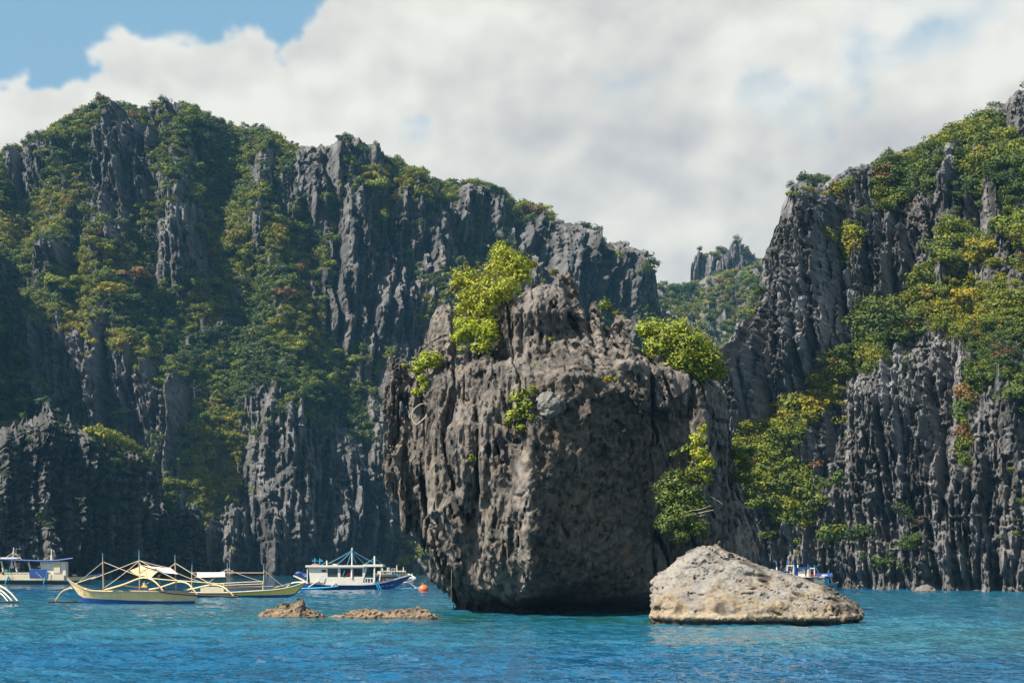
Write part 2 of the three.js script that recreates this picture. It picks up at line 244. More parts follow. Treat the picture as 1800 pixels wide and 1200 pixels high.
const rightCliff = cliff({
  name: 'mountain', label: 'sunlit fluted limestone cliff with yellow green growth rising on the right side of the bay', s: 29, cell: 0.12, rows: 520, jag: 1.2, round: 7, lean: 1.2,
  sky: [[1258, 760, 184], [1262, 660, 184], [1268, 622, 184], [1285, 598, 184], [1305, 575, 185], [1330, 548, 185], [1338, 500, 188], [1343, 450, 188], [1360, 418, 188], [1378, 380, 190], [1402, 357, 191], [1440, 335, 193], [1470, 303, 195], [1500, 284, 197], [1535, 276, 199], [1560, 266, 200], [1600, 263, 201], [1640, 252, 201], [1680, 234, 201], [1700, 224, 202], [1730, 202, 202], [1760, 163, 203], [1790, 147, 202], [1830, 130, 201], [1920, 100, 196]],
  base: [[1258, 178], [1340, 172], [1480, 163], [1650, 155], [1800, 147], [1920, 142]],
  beyond: [[112, 84, 205, 142], [190, 92, 215, 138]],
  L: [11, 5, 2.2, 1.0], amp: [6, 3.6, 2.6, 1.5], flute: 0.6, rough: 0.36, tone: 0.95, ochre: 0.4, bias: -0.85, vn: 1.9, prom: 0.8, notch: 2.2,
  rock: [[1460, 500, 60, 110, 1], [1570, 450, 60, 90, 1.2], [1400, 480, 40, 80, 0.8], [1500, 300, 50, 40, 1.2], [1410, 380, 50, 50, 1], [1600, 760, 110, 80, 1.2], [1700, 900, 110, 120, 1.2], [1312, 690, 45, 80, 1.7], [1370, 640, 50, 70, 1.5], [1430, 560, 60, 60, 1.2], [1650, 640, 70, 60, 0.9], [1540, 860, 60, 90, 1], [1770, 180, 40, 25, 0.9], [1670, 330, 12, 20, 0.8], [1735, 290, 10, 30, 0.8], [1760, 400, 12, 40, 0.6], [1420, 600, 30, 60, 0.7], [1790, 190, 30, 60, 1.3], [1740, 240, 30, 14, 0.9], [1672, 345, 16, 30, 1.5], [1700, 360, 12, 26, 1.1], [1745, 330, 14, 50, 1.2], [1775, 470, 22, 60, 1.2], [1640, 410, 22, 40, 0.9], [1725, 480, 14, 40, 0.9], [1660, 290, 20, 12, 0.7]],
  veg: [[1378, 840, 40, 50, 2.1], [1345, 800, 30, 46, 1.6], [1400, 745, 27, 30, 1.9], [1450, 690, 30, 24, 1.9], [1502, 642, 44, 28, 2.1], [1545, 605, 24, 34, 1.9], [1690, 330, 90, 60, 0.75], [1760, 300, 50, 100, 0.65], [1600, 290, 36, 26, 1.6], [1700, 450, 60, 70, 0.8], [1690, 545, 65, 38, 1.9], [1750, 580, 60, 36, 2], [1790, 430, 36, 90, 0.8], [1570, 350, 30, 30, 1.6], [1490, 450, 16, 50, 1.3], [1708, 795, 12, 45, 1.5], [1730, 660, 30, 40, 1.3], [1480, 930, 20, 25, 1.2], [1410, 885, 30, 26, 1.5], [1700, 240, 50, 18, 1.3], [1610, 500, 20, 26, 0.7], [1555, 560, 20, 30, 1.2]],
});
const backShoulder = cliff({
  name: 'mountain', label: 'bluish rock shoulder capped with trees behind the sunlit cliff', s: 51, cell: 0.4, rows: 90, jag: 1, round: 6, lean: 1,
  sky: [[1358, 460, 285], [1364, 402, 285], [1372, 360, 285], [1386, 326, 285], [1410, 308, 286], [1440, 302, 287], [1466, 312, 288], [1500, 340, 290], [1540, 380, 290]], base: [[1358, 272], [1540, 272]],
  L: [9, 4.5, 2.2, 1.1], amp: [3, 1.6, 0.9, 0.5], y0: 30, bias: -0.4, rock: [[1385, 370, 20, 50, 0.6]], veg: [[1430, 308, 50, 12, 1.8]], tone: 0.9,
});
const farTower = cliff({
  name: 'mountain', label: 'far jagged rock tower standing over the wooded valley', s: 61, cell: 0.5, rows: 70, jag: 5, round: 6, lean: 1,
  sky: [[1205, 560, 575], [1212, 520, 575], [1214, 462, 575], [1226, 443, 576], [1250, 449, 577], [1270, 440, 577], [1282, 430, 578], [1297, 425, 578], [1315, 438, 578], [1332, 456, 578], [1350, 475, 578], [1400, 520, 580]], base: [[1205, 560], [1400, 560]],
  L: [14, 7, 3.5, 1.8], amp: [4, 2.4, 1.5, 0.9], y0: 70, bias: -0.5, rock: [], veg: [[1300, 500, 60, 20, 1.5]], tone: 0.9,
});
const valleySlope = cliff({
  name: 'hill', label: 'wooded valley slope between the two limestone mountains', s: 71, cell: 0.7, rows: 100, jag: 1.5, round: 6, lean: 1,
  sky: [[1080, 610, 545], [1120, 540, 548], [1145, 505, 550], [1165, 497, 552], [1182, 503, 552], [1202, 496, 553], [1216, 502, 553], [1240, 484, 554], [1290, 474, 555], [1330, 464, 555], [1365, 452, 555], [1430, 420, 555]], base: [[1080, 470], [1430, 470]],
  L: [22, 10, 5, 2.4], amp: [8, 3, 1.4, 0.6], y0: 20, bias: 0.75, rock: [[1240, 600, 40, 50, 1.3], [1165, 560, 20, 20, 0.9]], veg: [[1290, 530, 60, 50, 1]], tone: 0.9,
});
const valleyPinnacles = cliff({
  name: 'rock_pinnacles', label: 'row of grey rock pinnacles below the wooded valley, behind the islet', s: 83, cell: 0.4, rows: 90, jag: 3, round: 5, lean: 1,
  sky: [[1130, 640, 432], [1152, 598, 432], [1165, 533, 432], [1180, 546, 432], [1200, 564, 432], [1216, 545, 432], [1236, 576, 432], [1250, 560, 432], [1264, 590, 432], [1278, 640, 432], [1300, 700, 432]], base: [[1130, 424], [1300, 424]],
  L: [9, 5, 2.4, 1.2], amp: [4, 2.4, 1.4, 0.7], y0: 20, bias: -0.7, rock: [], veg: [[1200, 600, 40, 14, 1]], tone: 0.95,
});
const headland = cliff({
  name: 'headland', label: 'dark jagged limestone headland in shade behind the white passenger boat', s: 97, cell: 0.2, rows: 190, jag: 4, round: 7, lean: 1,
  sky: [[-70, 770, 246], [0, 757, 250], [30, 745, 252], [55, 738, 254], [70, 722, 255], [90, 728, 257], [110, 740, 259], [140, 748, 262], [165, 785, 264], [200, 788, 267], [235, 790, 270], [255, 805, 272], [270, 830, 273], [282, 880, 274], [300, 895, 276], [335, 893, 279], [350, 915, 280], [360, 950, 281], [366, 990, 282]],
  base: [[-70, 230], [60, 240], [200, 256], [366, 276]],
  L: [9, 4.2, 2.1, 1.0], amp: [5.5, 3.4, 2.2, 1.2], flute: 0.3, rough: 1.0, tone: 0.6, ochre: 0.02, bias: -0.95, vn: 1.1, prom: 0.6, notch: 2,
  rock: [], veg: [[190, 800, 40, 12, 0.7], [180, 900, 20, 20, 1.1], [80, 915, 30, 14, 0.9], [282, 880, 14, 30, 1.3]],
});

// ------------------------------------------------------------------ the growth on them
function leafBall(n, size, flat = 0.75, lumps = 5) {        // leaf-sized faces spread through a lumpy crown of radius 1
  const pos = [], nor = [], L = []; for (let i = 0; i < lumps; i++) L.push([rr(-0.6, 0.6), rr(-0.35, 0.45), rr(-0.6, 0.6), rr(0.38, 0.62)]);
  for (let i = 0; i < n; i++) {
    const l = L[i % lumps], u = rr(-1, 1), a = rr(0, 2 * PI), q = sqrt(1 - u * u), r = l[3] * pow(rr(0.35, 1), 0.4), o = [q * cos(a), u, q * sin(a)];
    const c = [l[0] + o[0] * r, (l[1] + o[1] * r) * flat, l[2] + o[2] * r];
    leaf(pos, nor, c, o, size * rr(0.7, 1.35));
  }
  const g = new THREE.BufferGeometry(); g.setAttribute('position', new THREE.Float32BufferAttribute(pos, 3)); g.setAttribute('normal', new THREE.Float32BufferAttribute(nor, 3)); return g;
}
const tv = [new THREE.Vector3(), new THREE.Vector3(), new THREE.Vector3(), new THREE.Vector3()];
function leaf(pos, nor, c, out, s, round = 0.55) {          // one pointed leaf, two triangles folded along the midrib
  const [n, d, e, m] = tv; n.set(out[0] + rr(-0.8, 0.8), out[1] + rr(-0.3, 1.1), out[2] + rr(-0.8, 0.8)).normalize();
  d.set(rr(-1, 1), rr(-1, 0.4), rr(-1, 1)); d.addScaledVector(n, -d.dot(n)).normalize(); e.crossVectors(n, d);
  const pt = (a, b, h) => [c[0] + d.x * a + e.x * b + n.x * h, c[1] + d.y * a + e.y * b + n.y * h, c[2] + d.z * a + e.z * b + n.z * h];
  const A = pt(-s, 0, 0), B = pt(s, 0, -s * 0.15), C = pt(-0.05 * s, s * round, s * 0.14), E = pt(-0.05 * s, -s * round, s * 0.14);
  pos.push(...A, ...B, ...C, ...A, ...E, ...B);
  m.set(out[0] * 0.7 + n.x, out[1] * 0.7 + n.y + 0.2, out[2] * 0.7 + n.z).normalize();
  for (let k = 0; k < 6; k++) nor.push(m.x, m.y, m.z);
}
const leafMat = new THREE.MeshPhysicalMaterial({ color: 0xffffff, roughness: 0.7, transmission: 0.35, thickness: 0, side: THREE.DoubleSide, specularIntensity: 0.35 });
leafMat.name = 'leaves';
seed(4040);
const ballGeo = [leafBall(150, 0.17), leafBall(130, 0.19, 0.6, 7), leafBall(170, 0.15, 0.9, 4), leafBall(110, 0.2, 0.55, 6)], fineGeo = [leafBall(360, 0.10, 0.75, 6), leafBall(330, 0.11, 0.6, 8), leafBall(380, 0.10, 0.85, 5), leafBall(300, 0.115, 0.55, 7)];
const palette = { dark: [0.030, 0.062, 0.014], mid: [0.070, 0.115, 0.016], lime: [0.185, 0.215, 0.013], gold: [0.275, 0.235, 0.013], rust: [0.190, 0.105, 0.030], sun: [0.30, 0.345, 0.013], grey: [0.13, 0.15, 0.08] };
const tint = (w) => { const k = Object.keys(palette); let t = 0; for (const n of k) t += w[n] ?? 0; let r = rnd() * t; for (const n of k) { r -= w[n] ?? 0; if (r <= 0) return palette[n]; } return palette.mid; };
const dummy = new THREE.Object3D(), colour = new THREE.Color();
function grow(w, count, s0, s1, weights, name, label, thr = 0, balls = ballGeo) {
  if (balls === ballGeo) balls = [...ballGeo, ...fineGeo];
  const lists = balls.map(() => []), { pos, nor, veg, nx, ny, h } = w; let made = 0;
  for (let q = 0; q < count * 12 && made < count; q++) {
    const i = floor(rnd() * nx), j = floor(rnd() * (ny + 1)), k = i * h + j, v = veg[k]; if (pos[k * 3 + 1] < 2.2) continue;
    const up = nor[k * 3 + 1]; if (v + (up - 0.25) * 0.9 + rr(-0.4, 0.4) < thr) continue;
    const px = 900 + FOCAL * pos[k * 3] / -pos[k * 3 + 2]; if (px < -90 || px > 1890) { if (rnd() < 0.75) continue; }
    const x = pos[k * 3], y = pos[k * 3 + 1], z = pos[k * 3 + 2], s = mix(s0, s1, pow(rnd(), 2.2)) * (0.8 + 0.5 * noise(x * 0.1, y * 0.1, 3));
    dummy.position.set(x + nor[k * 3] * s * 0.3, y + s * 0.3, z + nor[k * 3 + 2] * s * 0.3); dummy.rotation.set(rr(-0.3, 0.3), rr(0, 6.3), rr(-0.3, 0.3)); dummy.scale.set(s * rr(0.8, 1.3), s * rr(0.7, 1.25), s * rr(0.8, 1.3)); dummy.updateMatrix();
    const zone = 1.3 * noise(x * 0.05, y * 0.06, 12 + z * 0.03) + 0.7 * noise(x * 0.2, y * 0.2, 2), c = weights(zone, up), b = rr(0.7, 1.1);
    lists[(balls.length > 4 && s > 1.5 ? 4 : 0) + floor(rnd() * 4)].push([dummy.matrix.clone(), c[0] * b, c[1] * b, c[2] * b]); made++;
  }
  const geo = lists.map((l, i) => { const m = new THREE.InstancedMesh(balls[i], leafMat, l.length); l.forEach((e, n) => { m.setMatrixAt(n, e[0]); m.setColorAt(n, colour.setRGB(e[1], e[2], e[3])); }); m.castShadow = m.receiveShadow = true; return m; });
  const g = new THREE.Group(); g.name = numbered(name); scene.add(g); tag(g, label, null, null, 'stuff');
  geo.forEach((m) => { m.name = 'foliage'; m.userData.kind = 'stuff'; g.add(m); });
  return g;
}
const ramp = (v, keys) => { const k = clamp(v, 0, keys.length - 1.001), i = floor(k), t = k - i; return keys[i].map((q, n) => mix(q, keys[i + 1][n], t)); };
const odd = (v, share, c) => rnd() < share ? palette[c] : v;
const woods = (z) => odd(ramp(1.45 + z * 1.5 + rr(-0.75, 0.75), [palette.dark, palette.mid, palette.lime, palette.gold]), 0.03, rnd() < 0.4 ? 'rust' : 'grey');
const sunny = (z) => odd(ramp(1.6 + z * 1.3 + rr(-0.7, 0.7), [palette.dark, palette.mid, palette.lime, palette.gold]), 0.015, 'rust');
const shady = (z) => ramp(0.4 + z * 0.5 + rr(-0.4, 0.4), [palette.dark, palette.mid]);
seed(5151);
grow(leftMountain, 27000, 0.55, 2.8, woods, 'forest', 'dense forest and scrub covering the mountain behind the boats');
grow(rightCliff, 8500, 0.35, 2.3, sunny, 'forest', 'yellow green scrub on the ledges of the sunlit cliff', 0, fineGeo);
grow(backShoulder, 260, 0.8, 1.8, woods, 'forest', 'trees on top of the rock shoulder behind the sunlit cliff');
grow(farTower, 500, 1.2, 2.6, woods, 'forest', 'scrub on the far jagged rock tower');
grow(valleySlope, 2600, 1.6, 3.6, woods, 'forest', 'wood on the valley slope between the mountains');
grow(valleyPinnacles, 160, 1.0, 2.2, woods, 'forest', 'bushes between the pinnacles below the valley');
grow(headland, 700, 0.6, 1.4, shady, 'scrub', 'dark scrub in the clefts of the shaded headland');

// ------------------------------------------------------------------ single trees that stand out from the growth
const trunkMat = new THREE.MeshStandardMaterial({ color: new THREE.Color(0.26, 0.21, 0.16), roughness: 0.9 }); trunkMat.name = 'trunk bark';
function foot(w, px, py) {                                  // where on a wall a tree stands: the surface point nearest to that line of sight
  let best = 1e9, k0 = 0; const { pos } = w; for (let k = 0; k < w.veg.length; k++) { if (w.veg[k] < -8) continue; const d = -pos[k * 3 + 2], x = 900 + FOCAL * pos[k * 3] / d - px, y = HORIZON - FOCAL * (pos[k * 3 + 1] - EYE) / d - py, q = x * x + y * y + d * 0.02; if (q < best) { best = q; k0 = k; } }
  return new THREE.Vector3(pos[k0 * 3], pos[k0 * 3 + 1], pos[k0 * 3 + 2]);
}
const limb = (a, b, r0, r1) => { const g = new THREE.CylinderGeometry(r1, r0, a.distanceTo(b), 6, 1); g.translate(0, a.distanceTo(b) / 2, 0); g.applyQuaternion(new THREE.Quaternion().setFromUnitVectors(new THREE.Vector3(0, 1, 0), b.clone().sub(a).normalize())); g.translate(a.x, a.y, a.z); return g; };
function tree(w, px, py, h, wide, hue, label, group, bare) {
  const p = foot(w, px, py), o = thing('tree', p.x, p.y - 0.3, p.z + 0.4); tag(o, label, 'tree', group);
  const top = new THREE.Vector3(rr(-0.15, 0.15) * h, h * 0.6, rr(0, 0.15) * h), mid = new THREE.Vector3(rr(-0.1, 0.1) * h, h * 0.32, 0.05 * h), gs = [limb(new THREE.Vector3(), mid, h * 0.035, h * 0.026), limb(mid, top, h * 0.026, h * 0.014)], tips = [];
  for (let i = 0; i < 9; i++) { const a = i * 2.4 + rr(-0.4, 0.4), s = mid.clone().lerp(top, rr(0.2, 1)), t = new THREE.Vector3(cos(a) * wide * rr(0.4, 0.8), h * rr(0.45, 0.9), sin(a) * wide * rr(0.3, 0.7)); gs.push(limb(s, t, h * 0.013, h * 0.006)); tips.push(t); if (bare) for (let k = 0; k < 3; k++) gs.push(limb(t, t.clone().add(new THREE.Vector3(rr(-0.3, 0.3), rr(0.05, 0.3), rr(-0.3, 0.3)).multiplyScalar(h * 0.4)), h * 0.006, h * 0.003)); }
  put('trunk', mergeGeometries(gs), bare ? new THREE.MeshStandardMaterial({ color: new THREE.Color(0.5, 0.44, 0.37), roughness: 0.9 }) : trunkMat, o);
  if (bare) return o;
  const pos = [], nor = []; for (const t of tips) { const r = wide * rr(0.34, 0.5), n = Math.round(95 * (r / 1.2) ** 1.4) + 40; for (let i = 0; i < n; i++) { const u = rr(-0.5, 1), a = rr(0, 6.28), q = sqrt(max(0, 1 - u * u)), k = r * pow(rnd(), 0.4), out = [q * cos(a), u, q * sin(a)]; leaf(pos, nor, [t.x + out[0] * k, t.y + out[1] * k * 0.55, t.z + out[2] * k], out, wide * 0.075 * rr(0.7, 1.3)); } }
  const g = new THREE.BufferGeometry(); g.setAttribute('position', new THREE.Float32BufferAttribute(pos, 3)); g.setAttribute('normal', new THREE.Float32BufferAttribute(nor, 3));
  const m = leafMat.clone(); m.color.setRGB(...palette[hue]); put('crown', g, m, o); return o;
}
seed(777);
tree(leftMountain, 110, 530, 7, 4.6, 'lime', 'broad bright green tree on the wooded shoulder at the left');
tree(leftMountain, 232, 514, 6.5, 4.6, 'rust', 'broad rust coloured tree crown on the wooded shoulder at the left');
tree(leftMountain, 196, 530, 5, 3.6, 'gold', 'yellowish tree between the bright green and the rust coloured trees');
tree(leftMountain, 290, 650, 5.5, 2.2, 'grey', 'pale bare tree on the lip of the shaded cliff below the wooded shoulder', null, true);
tree(leftMountain, 343, 702, 5.5, 2.4, 'grey', 'pale bare forked tree right of and below the other bare tree', null, true);
tree(leftMountain, 500, 535, 5, 3.4, 'rust', 'brownish tree in the middle of the forested mountain face');
tree(leftMountain, 655, 345, 5, 4.2, 'lime', 'spreading light green tree below the crag on the second summit');
tree(rightCliff, 1705, 560, 4, 3.0, 'gold', 'golden tree where the growth widens on the sunlit cliff');
tree(rightCliff, 1560, 330, 2.6, 1.8, 'lime', 'small bright green tree at the rim of the bare sunlit crag');
tree(rightCliff, 1725, 470, 3.4, 2.4, 'gold', 'yellow flat topped tree among grey ribs high on the sunlit cliff');
const nth = ['leftmost', 'second from the left', 'third from the left', 'fourth from the left', 'fifth from the left', 'sixth from the left', 'seventh from the left', 'eighth from the left', 'seventh from the right', 'sixth from the right', 'fifth from the right', 'fourth from the right', 'third from the right', 'second from the right', 'rightmost'];
[[72, 236], [120, 214], [212, 186], [232, 184], [430, 216], [455, 216], [515, 244], [600, 238], [612, 240], [640, 258], [700, 288], [760, 318], [800, 316], [870, 328], [945, 358]].forEach(([px, py], i) => tree(leftMountain, px, py + 16, rr(2.6, 3.6), rr(1.6, 2.6), rnd() < 0.5 ? 'mid' : 'dark', nth[i] + ' of the small trees on the skyline of the forested mountain', 'trees along the skyline of the forested mountain'));
[[1600, 262], [1622, 258], [1662, 242], [1702, 222], [1742, 186]].forEach(([px, py], i) => tree(rightCliff, px, py + 9, rr(1.6, 2.2), rr(1, 1.4), 'mid', ['lowest', 'second lowest', 'middle', 'second highest', 'highest'][i] + ' of the little trees on the sloping skyline of the sunlit cliff', 'trees along the skyline of the sunlit cliff'));
// ------------------------------------------------------------------ solid rocks: a field (negative inside) meshed by surface nets
function surfaceNets(coarse, field, lo, hi, cell, margin) {
  const [nx, ny, nz] = [0, 1, 2].map((k) => Math.ceil((hi[k] - lo[k]) / cell) + 1), B = 6, v = new Float32Array(nx * ny * nz), id = (i, j, k) => (k * ny + j) * nx + i, r = B * cell * 0.9 + margin;
  for (let bk = 0; bk < nz; bk += B) for (let bj = 0; bj < ny; bj += B) for (let bi = 0; bi < nx; bi += B) {
    const c = coarse(lo[0] + (bi + B / 2) * cell, lo[1] + (bj + B / 2) * cell, lo[2] + (bk + B / 2) * cell), far = abs(c) > r;
    for (let k = bk; k < min(nz, bk + B); k++) for (let j = bj; j < min(ny, bj + B); j++) for (let i = bi; i < min(nx, bi + B); i++) v[id(i, j, k)] = far ? c : field(lo[0] + i * cell, lo[1] + j * cell, lo[2] + k * cell);
  }
  const vert = new Int32Array(nx * ny * nz).fill(-1), pos = [], idx = [];
  for (let k = 0; k + 1 < nz; k++) for (let j = 0; j + 1 < ny; j++) for (let i = 0; i + 1 < nx; i++) {
    let n = 0, sx = 0, sy = 0, sz = 0, m = 0; const g = [];
    for (let c = 0; c < 8; c++) { g[c] = v[id(i + (c & 1), j + (c >> 1 & 1), k + (c >> 2))]; if (g[c] < 0) m++; }
    if (m === 0 || m === 8) continue;
    for (let c = 0; c < 8; c++) for (const b of [1, 2, 4]) if (!(c & b) && (g[c] < 0) !== (g[c | b] < 0)) { const t = g[c] / (g[c] - g[c | b]); sx += (c & 1) + (b === 1 ? t : 0); sy += (c >> 1 & 1) + (b === 2 ? t : 0); sz += (c >> 2) + (b === 4 ? t : 0); n++; }
    vert[id(i, j, k)] = pos.length / 3; pos.push(lo[0] + (i + sx / n) * cell, lo[1] + (j + sy / n) * cell, lo[2] + (k + sz / n) * cell);
  }
  const quad = (a, b, c, d, f) => { if (a < 0 || b < 0 || c < 0 || d < 0) return; f ? idx.push(a, b, c, a, c, d) : idx.push(a, c, b, a, d, c); };
  for (let k = 1; k + 1 < nz; k++) for (let j = 1; j + 1 < ny; j++) for (let i = 1; i + 1 < nx; i++) {
    const a = v[id(i, j, k)] < 0;
    if (a !== (v[id(i + 1, j, k)] < 0)) quad(vert[id(i, j - 1, k - 1)], vert[id(i, j, k - 1)], vert[id(i, j, k)], vert[id(i, j - 1, k)], a);
    if (a !== (v[id(i, j + 1, k)] < 0)) quad(vert[id(i - 1, j, k - 1)], vert[id(i - 1, j, k)], vert[id(i, j, k)], vert[id(i, j, k - 1)], a);
    if (a !== (v[id(i, j, k + 1)] < 0)) quad(vert[id(i - 1, j - 1, k)], vert[id(i, j - 1, k)], vert[id(i, j, k)], vert[id(i - 1, j, k)], a);
  }
  const g = new THREE.BufferGeometry(); g.setAttribute('position', new THREE.Float32BufferAttribute(pos, 3)); g.setIndex(idx); g.computeVertexNormals(); return g;
}
function paint(g, f, su = 7, sv = 7) {                     // vertex colours and uv in metres
  const p = g.attributes.position.array, n = p.length / 3, c = new Float32Array(p.length), uv = new Float32Array(n * 2);
  for (let i = 0; i < n; i++) { const x = p[i * 3], y = p[i * 3 + 1], z = p[i * 3 + 2]; c.set(f(x, y, z, g.attributes.normal.array[i * 3 + 1]), i * 3); uv[i * 2] = (x * 0.8 + z * 0.6) / su; uv[i * 2 + 1] = (y + z * 0.3) / sv; }
  g.setAttribute('color', new THREE.BufferAttribute(c, 3)); g.setAttribute('uv', new THREE.BufferAttribute(uv, 2)); return g;
}
// A block lofted through plan outlines at several heights; signed distance. Levels: [height row, reference depth, [[px, depth] ...]] from the bottom up.
function loft(levels) {
  const L = levels.map(([py, ref, pts]) => ({ y: wy(py, ref), pts: pts.map(([px, d]) => [wx(px, d), -d]) })).sort((a, b) => a.y - b.y), n = L[0].pts.length, yA = L[0].y, yB = L[L.length - 1].y;
  let x0 = 1e9, x1 = -1e9, z0 = 1e9, z1 = -1e9; for (const l of L) for (const [x, z] of l.pts) { x0 = min(x0, x); x1 = max(x1, x); z0 = min(z0, z); z1 = max(z1, z); }
  const q = new Float64Array(n * 2);
  return (x, y, z) => {
    const ox = max(x0 - x, x - x1), oz = max(z0 - z, z - z1), oy = max(yA - y, y - yB), out = max(ox, oy, oz); if (out > 3) return out;
    const yc = clamp(y, yA, yB); let a = 0; while (a < L.length - 2 && L[a + 1].y < yc) a++;
    const t = (yc - L[a].y) / (L[a + 1].y - L[a].y), A = L[a].pts, C = L[a + 1].pts;
    for (let i = 0; i < n; i++) { q[i * 2] = mix(A[i][0], C[i][0], t); q[i * 2 + 1] = mix(A[i][1], C[i][1], t); }
    let d = 1e9, s = 1;
    for (let i = 0, j = n - 1; i < n; j = i++) {
      const ex = q[j * 2] - q[i * 2], ez = q[j * 2 + 1] - q[i * 2 + 1], px = x - q[i * 2], pz = z - q[i * 2 + 1], k = clamp((px * ex + pz * ez) / (ex * ex + ez * ez)), bx = px - ex * k, bz = pz - ez * k; d = min(d, bx * bx + bz * bz);
      const c1 = z >= q[i * 2 + 1], c2 = z < q[j * 2 + 1], c3 = ex * pz > ez * px; if ((c1 && c2 && c3) || (!c1 && !c2 && !c3)) s = -s;
    }
    d = s * sqrt(d); return max(d, oy);
  };
}
const smin = (a, b, k) => { const h = max(0, k - abs(a - b)) / k; return min(a, b) - h * h * k * 0.25; };

// Broken stone: space is split into irregular cells, each with a tilted face of its own; sharp steps between them.
function facets(x, y, z, s) {
  const xi = floor(x), yi = floor(y), zi = floor(z); let best = 9, bi = 0, bj = 0, bk = 0, ox = 0, oy = 0, oz = 0;
  for (let k = zi - 1; k <= zi + 1; k++) for (let j = yi - 1; j <= yi + 1; j++) for (let i = xi - 1; i <= xi + 1; i++) {
    const h = hash(i, j, k, s), a = i + 0.5 + (h - 0.5) * 0.9 - x, b = j + 0.5 + ((h * 57.31) % 1 - 0.5) * 0.9 - y, c = k + 0.5 + ((h * 391.7) % 1 - 0.5) * 0.9 - z, d = a * a + b * b + c * c;
    if (d < best) { best = d; bi = i; bj = j; bk = k; ox = a; oy = b; oz = c; }
  }
  const h = hash(bi, bj, bk, s + 1), g = (h * 91.7) % 1 - 0.5, q = (h * 733.1) % 1 - 0.5, r = (h * 5113.3) % 1 - 0.5;
  return h - 0.5 - (g * ox + q * oy + r * oz) * 1.5;
}
// ------------------------------------------------------------------ the islet
const isletBody = loft([
  [1120, 84, [[812, 93], [832, 91], [872, 88.4], [930, 86], [1010, 85.4], [1145, 84.4], [1180, 84], [1260, 83], [1345, 87], [1330, 97], [860, 99]]],
  [1072, 84, [[802, 94], [826, 91], [872, 88.4], [926, 86], [1010, 85.4], [1145, 84.2], [1180, 84], [1260, 83], [1345, 87], [1330, 97], [840, 99]]],
  [1046, 84, [[776, 93.5], [810, 88.6], [868, 85], [928, 80.6], [1006, 81.8], [1145, 82.5], [1180, 84], [1260, 83], [1343, 87], [1330, 97], [810, 99]]],
  [1020, 84, [[757, 92], [800, 86], [864, 82], [928, 78.7], [1000, 79.9], [1145, 82.4], [1180, 84], [1258, 82.6], [1341, 87], [1330, 97], [800, 99]]],
  [985, 84, [[755, 91], [795, 84.4], [862, 80.4], [926, 77.8], [1000, 79.3], [1145, 82.3], [1178, 84], [1255, 82.4], [1338, 87], [1325, 97], [800, 99]]],
  [955, 84, [[742, 90], [788, 84], [860, 80.2], [925, 77.6], [1010, 79.3], [1145, 82.3], [1176, 84], [1250, 82.3], [1330, 87], [1320, 97], [790, 99]]],
  [928, 84, [[715, 89], [774, 83.6], [858, 80], [925, 77.6], [1020, 79.3], [1146, 82.3], [1174, 84], [1248, 82.3], [1326, 87], [1312, 97], [770, 99]]],
  [905, 84, [[705, 88.5], [768, 83.4], [858, 79.9], [925, 77.6], [1030, 79.3], [1147, 82.3], [1173, 84], [1246, 82.3], [1320, 87], [1306, 97], [760, 99]]],
  [850, 84, [[700, 88], [764, 83.4], [858, 80], [926, 77.8], [1035, 79.4], [1148, 82.4], [1170, 84], [1242, 82.4], [1297, 87], [1286, 97], [760, 99]]],
  [780, 84, [[693, 88], [760, 83.6], [856, 80.4], [926, 78.2], [1035, 79.7], [1146, 82.5], [1166, 84], [1236, 82.6], [1286, 87], [1276, 97], [760, 98]]],
  [722, 84, [[688, 88.5], [760, 84.2], [852, 81], [926, 78.8], [1030, 80.1], [1142, 82.6], [1162, 84], [1232, 82.8], [1286, 87], [1274, 96], [760, 97]]],
  [676, 84, [[692, 89], [762, 85], [846, 82], [926, 79.8], [1020, 79.8], [1132, 82], [1156, 83.4], [1228, 83.2], [1276, 87], [1262, 95], [770, 96]]],
  [652, 84, [[702, 89.5], [766, 86], [840, 83], [922, 81.4], [1010, 81.2], [1122, 81.6], [1146, 82.6], [1206, 83.8], [1250, 87.5], [1230, 94], [780, 95]]],
  [630, 84, [[716, 90], [772, 87], [838, 84], [920, 83], [1006, 83], [1112, 83], [1138, 83.8], [1160, 85.2], [1180, 88], [1160, 93], [790, 94]]],
]);
const isletDome = loft([                                   // the rounded crag with a hollow brow, behind the bush
  [720, 84, [[862, 84], [900, 82.6], [960, 82.2], [1010, 82.8], [1020, 90], [870, 92]]],
  [640, 84, [[862, 85], [900, 84], [955, 83.4], [1008, 83.8], [1020, 91], [864, 92]]],
  [585, 84, [[862, 86], [896, 84.9], [952, 84.4], [1000, 84.8], [1008, 91], [864, 92]]],
  [548, 84, [[868, 86], [900, 84.2], [950, 83.6], [994, 84.4], [1000, 91], [870, 92]]],
  [518, 84, [[888, 86.6], [908, 84.8], [950, 84], [990, 84.8], [994, 91], [892, 92]]],
  [498, 84, [[918, 88], [930, 86], [952, 85.2], [982, 86], [986, 90.5], [920, 91]]],
  [488, 84, [[940, 89], [948, 88], [960, 87.4], [976, 87.8], [980, 90], [944, 90.4]]],
]);
const isletHorn = loft([                                   // leaning slab in the upper left
  [690, 84, [[728, 89], [752, 87], [800, 86.4], [812, 93], [742, 94]]],
  [620, 84, [[732, 90], [752, 88.4], [798, 87.8], [806, 93], [742, 94]]],
  [575, 84, [[744, 90.4], [760, 89.2], [794, 88.8], [800, 93], [752, 94]]],
  [535, 84, [[762, 91], [772, 90.2], [792, 89.8], [797, 93], [766, 93.6]]],
  [503, 84, [[778, 91.6], [782, 91], [790, 90.8], [792, 92.4], [780, 92.8]]],
]);
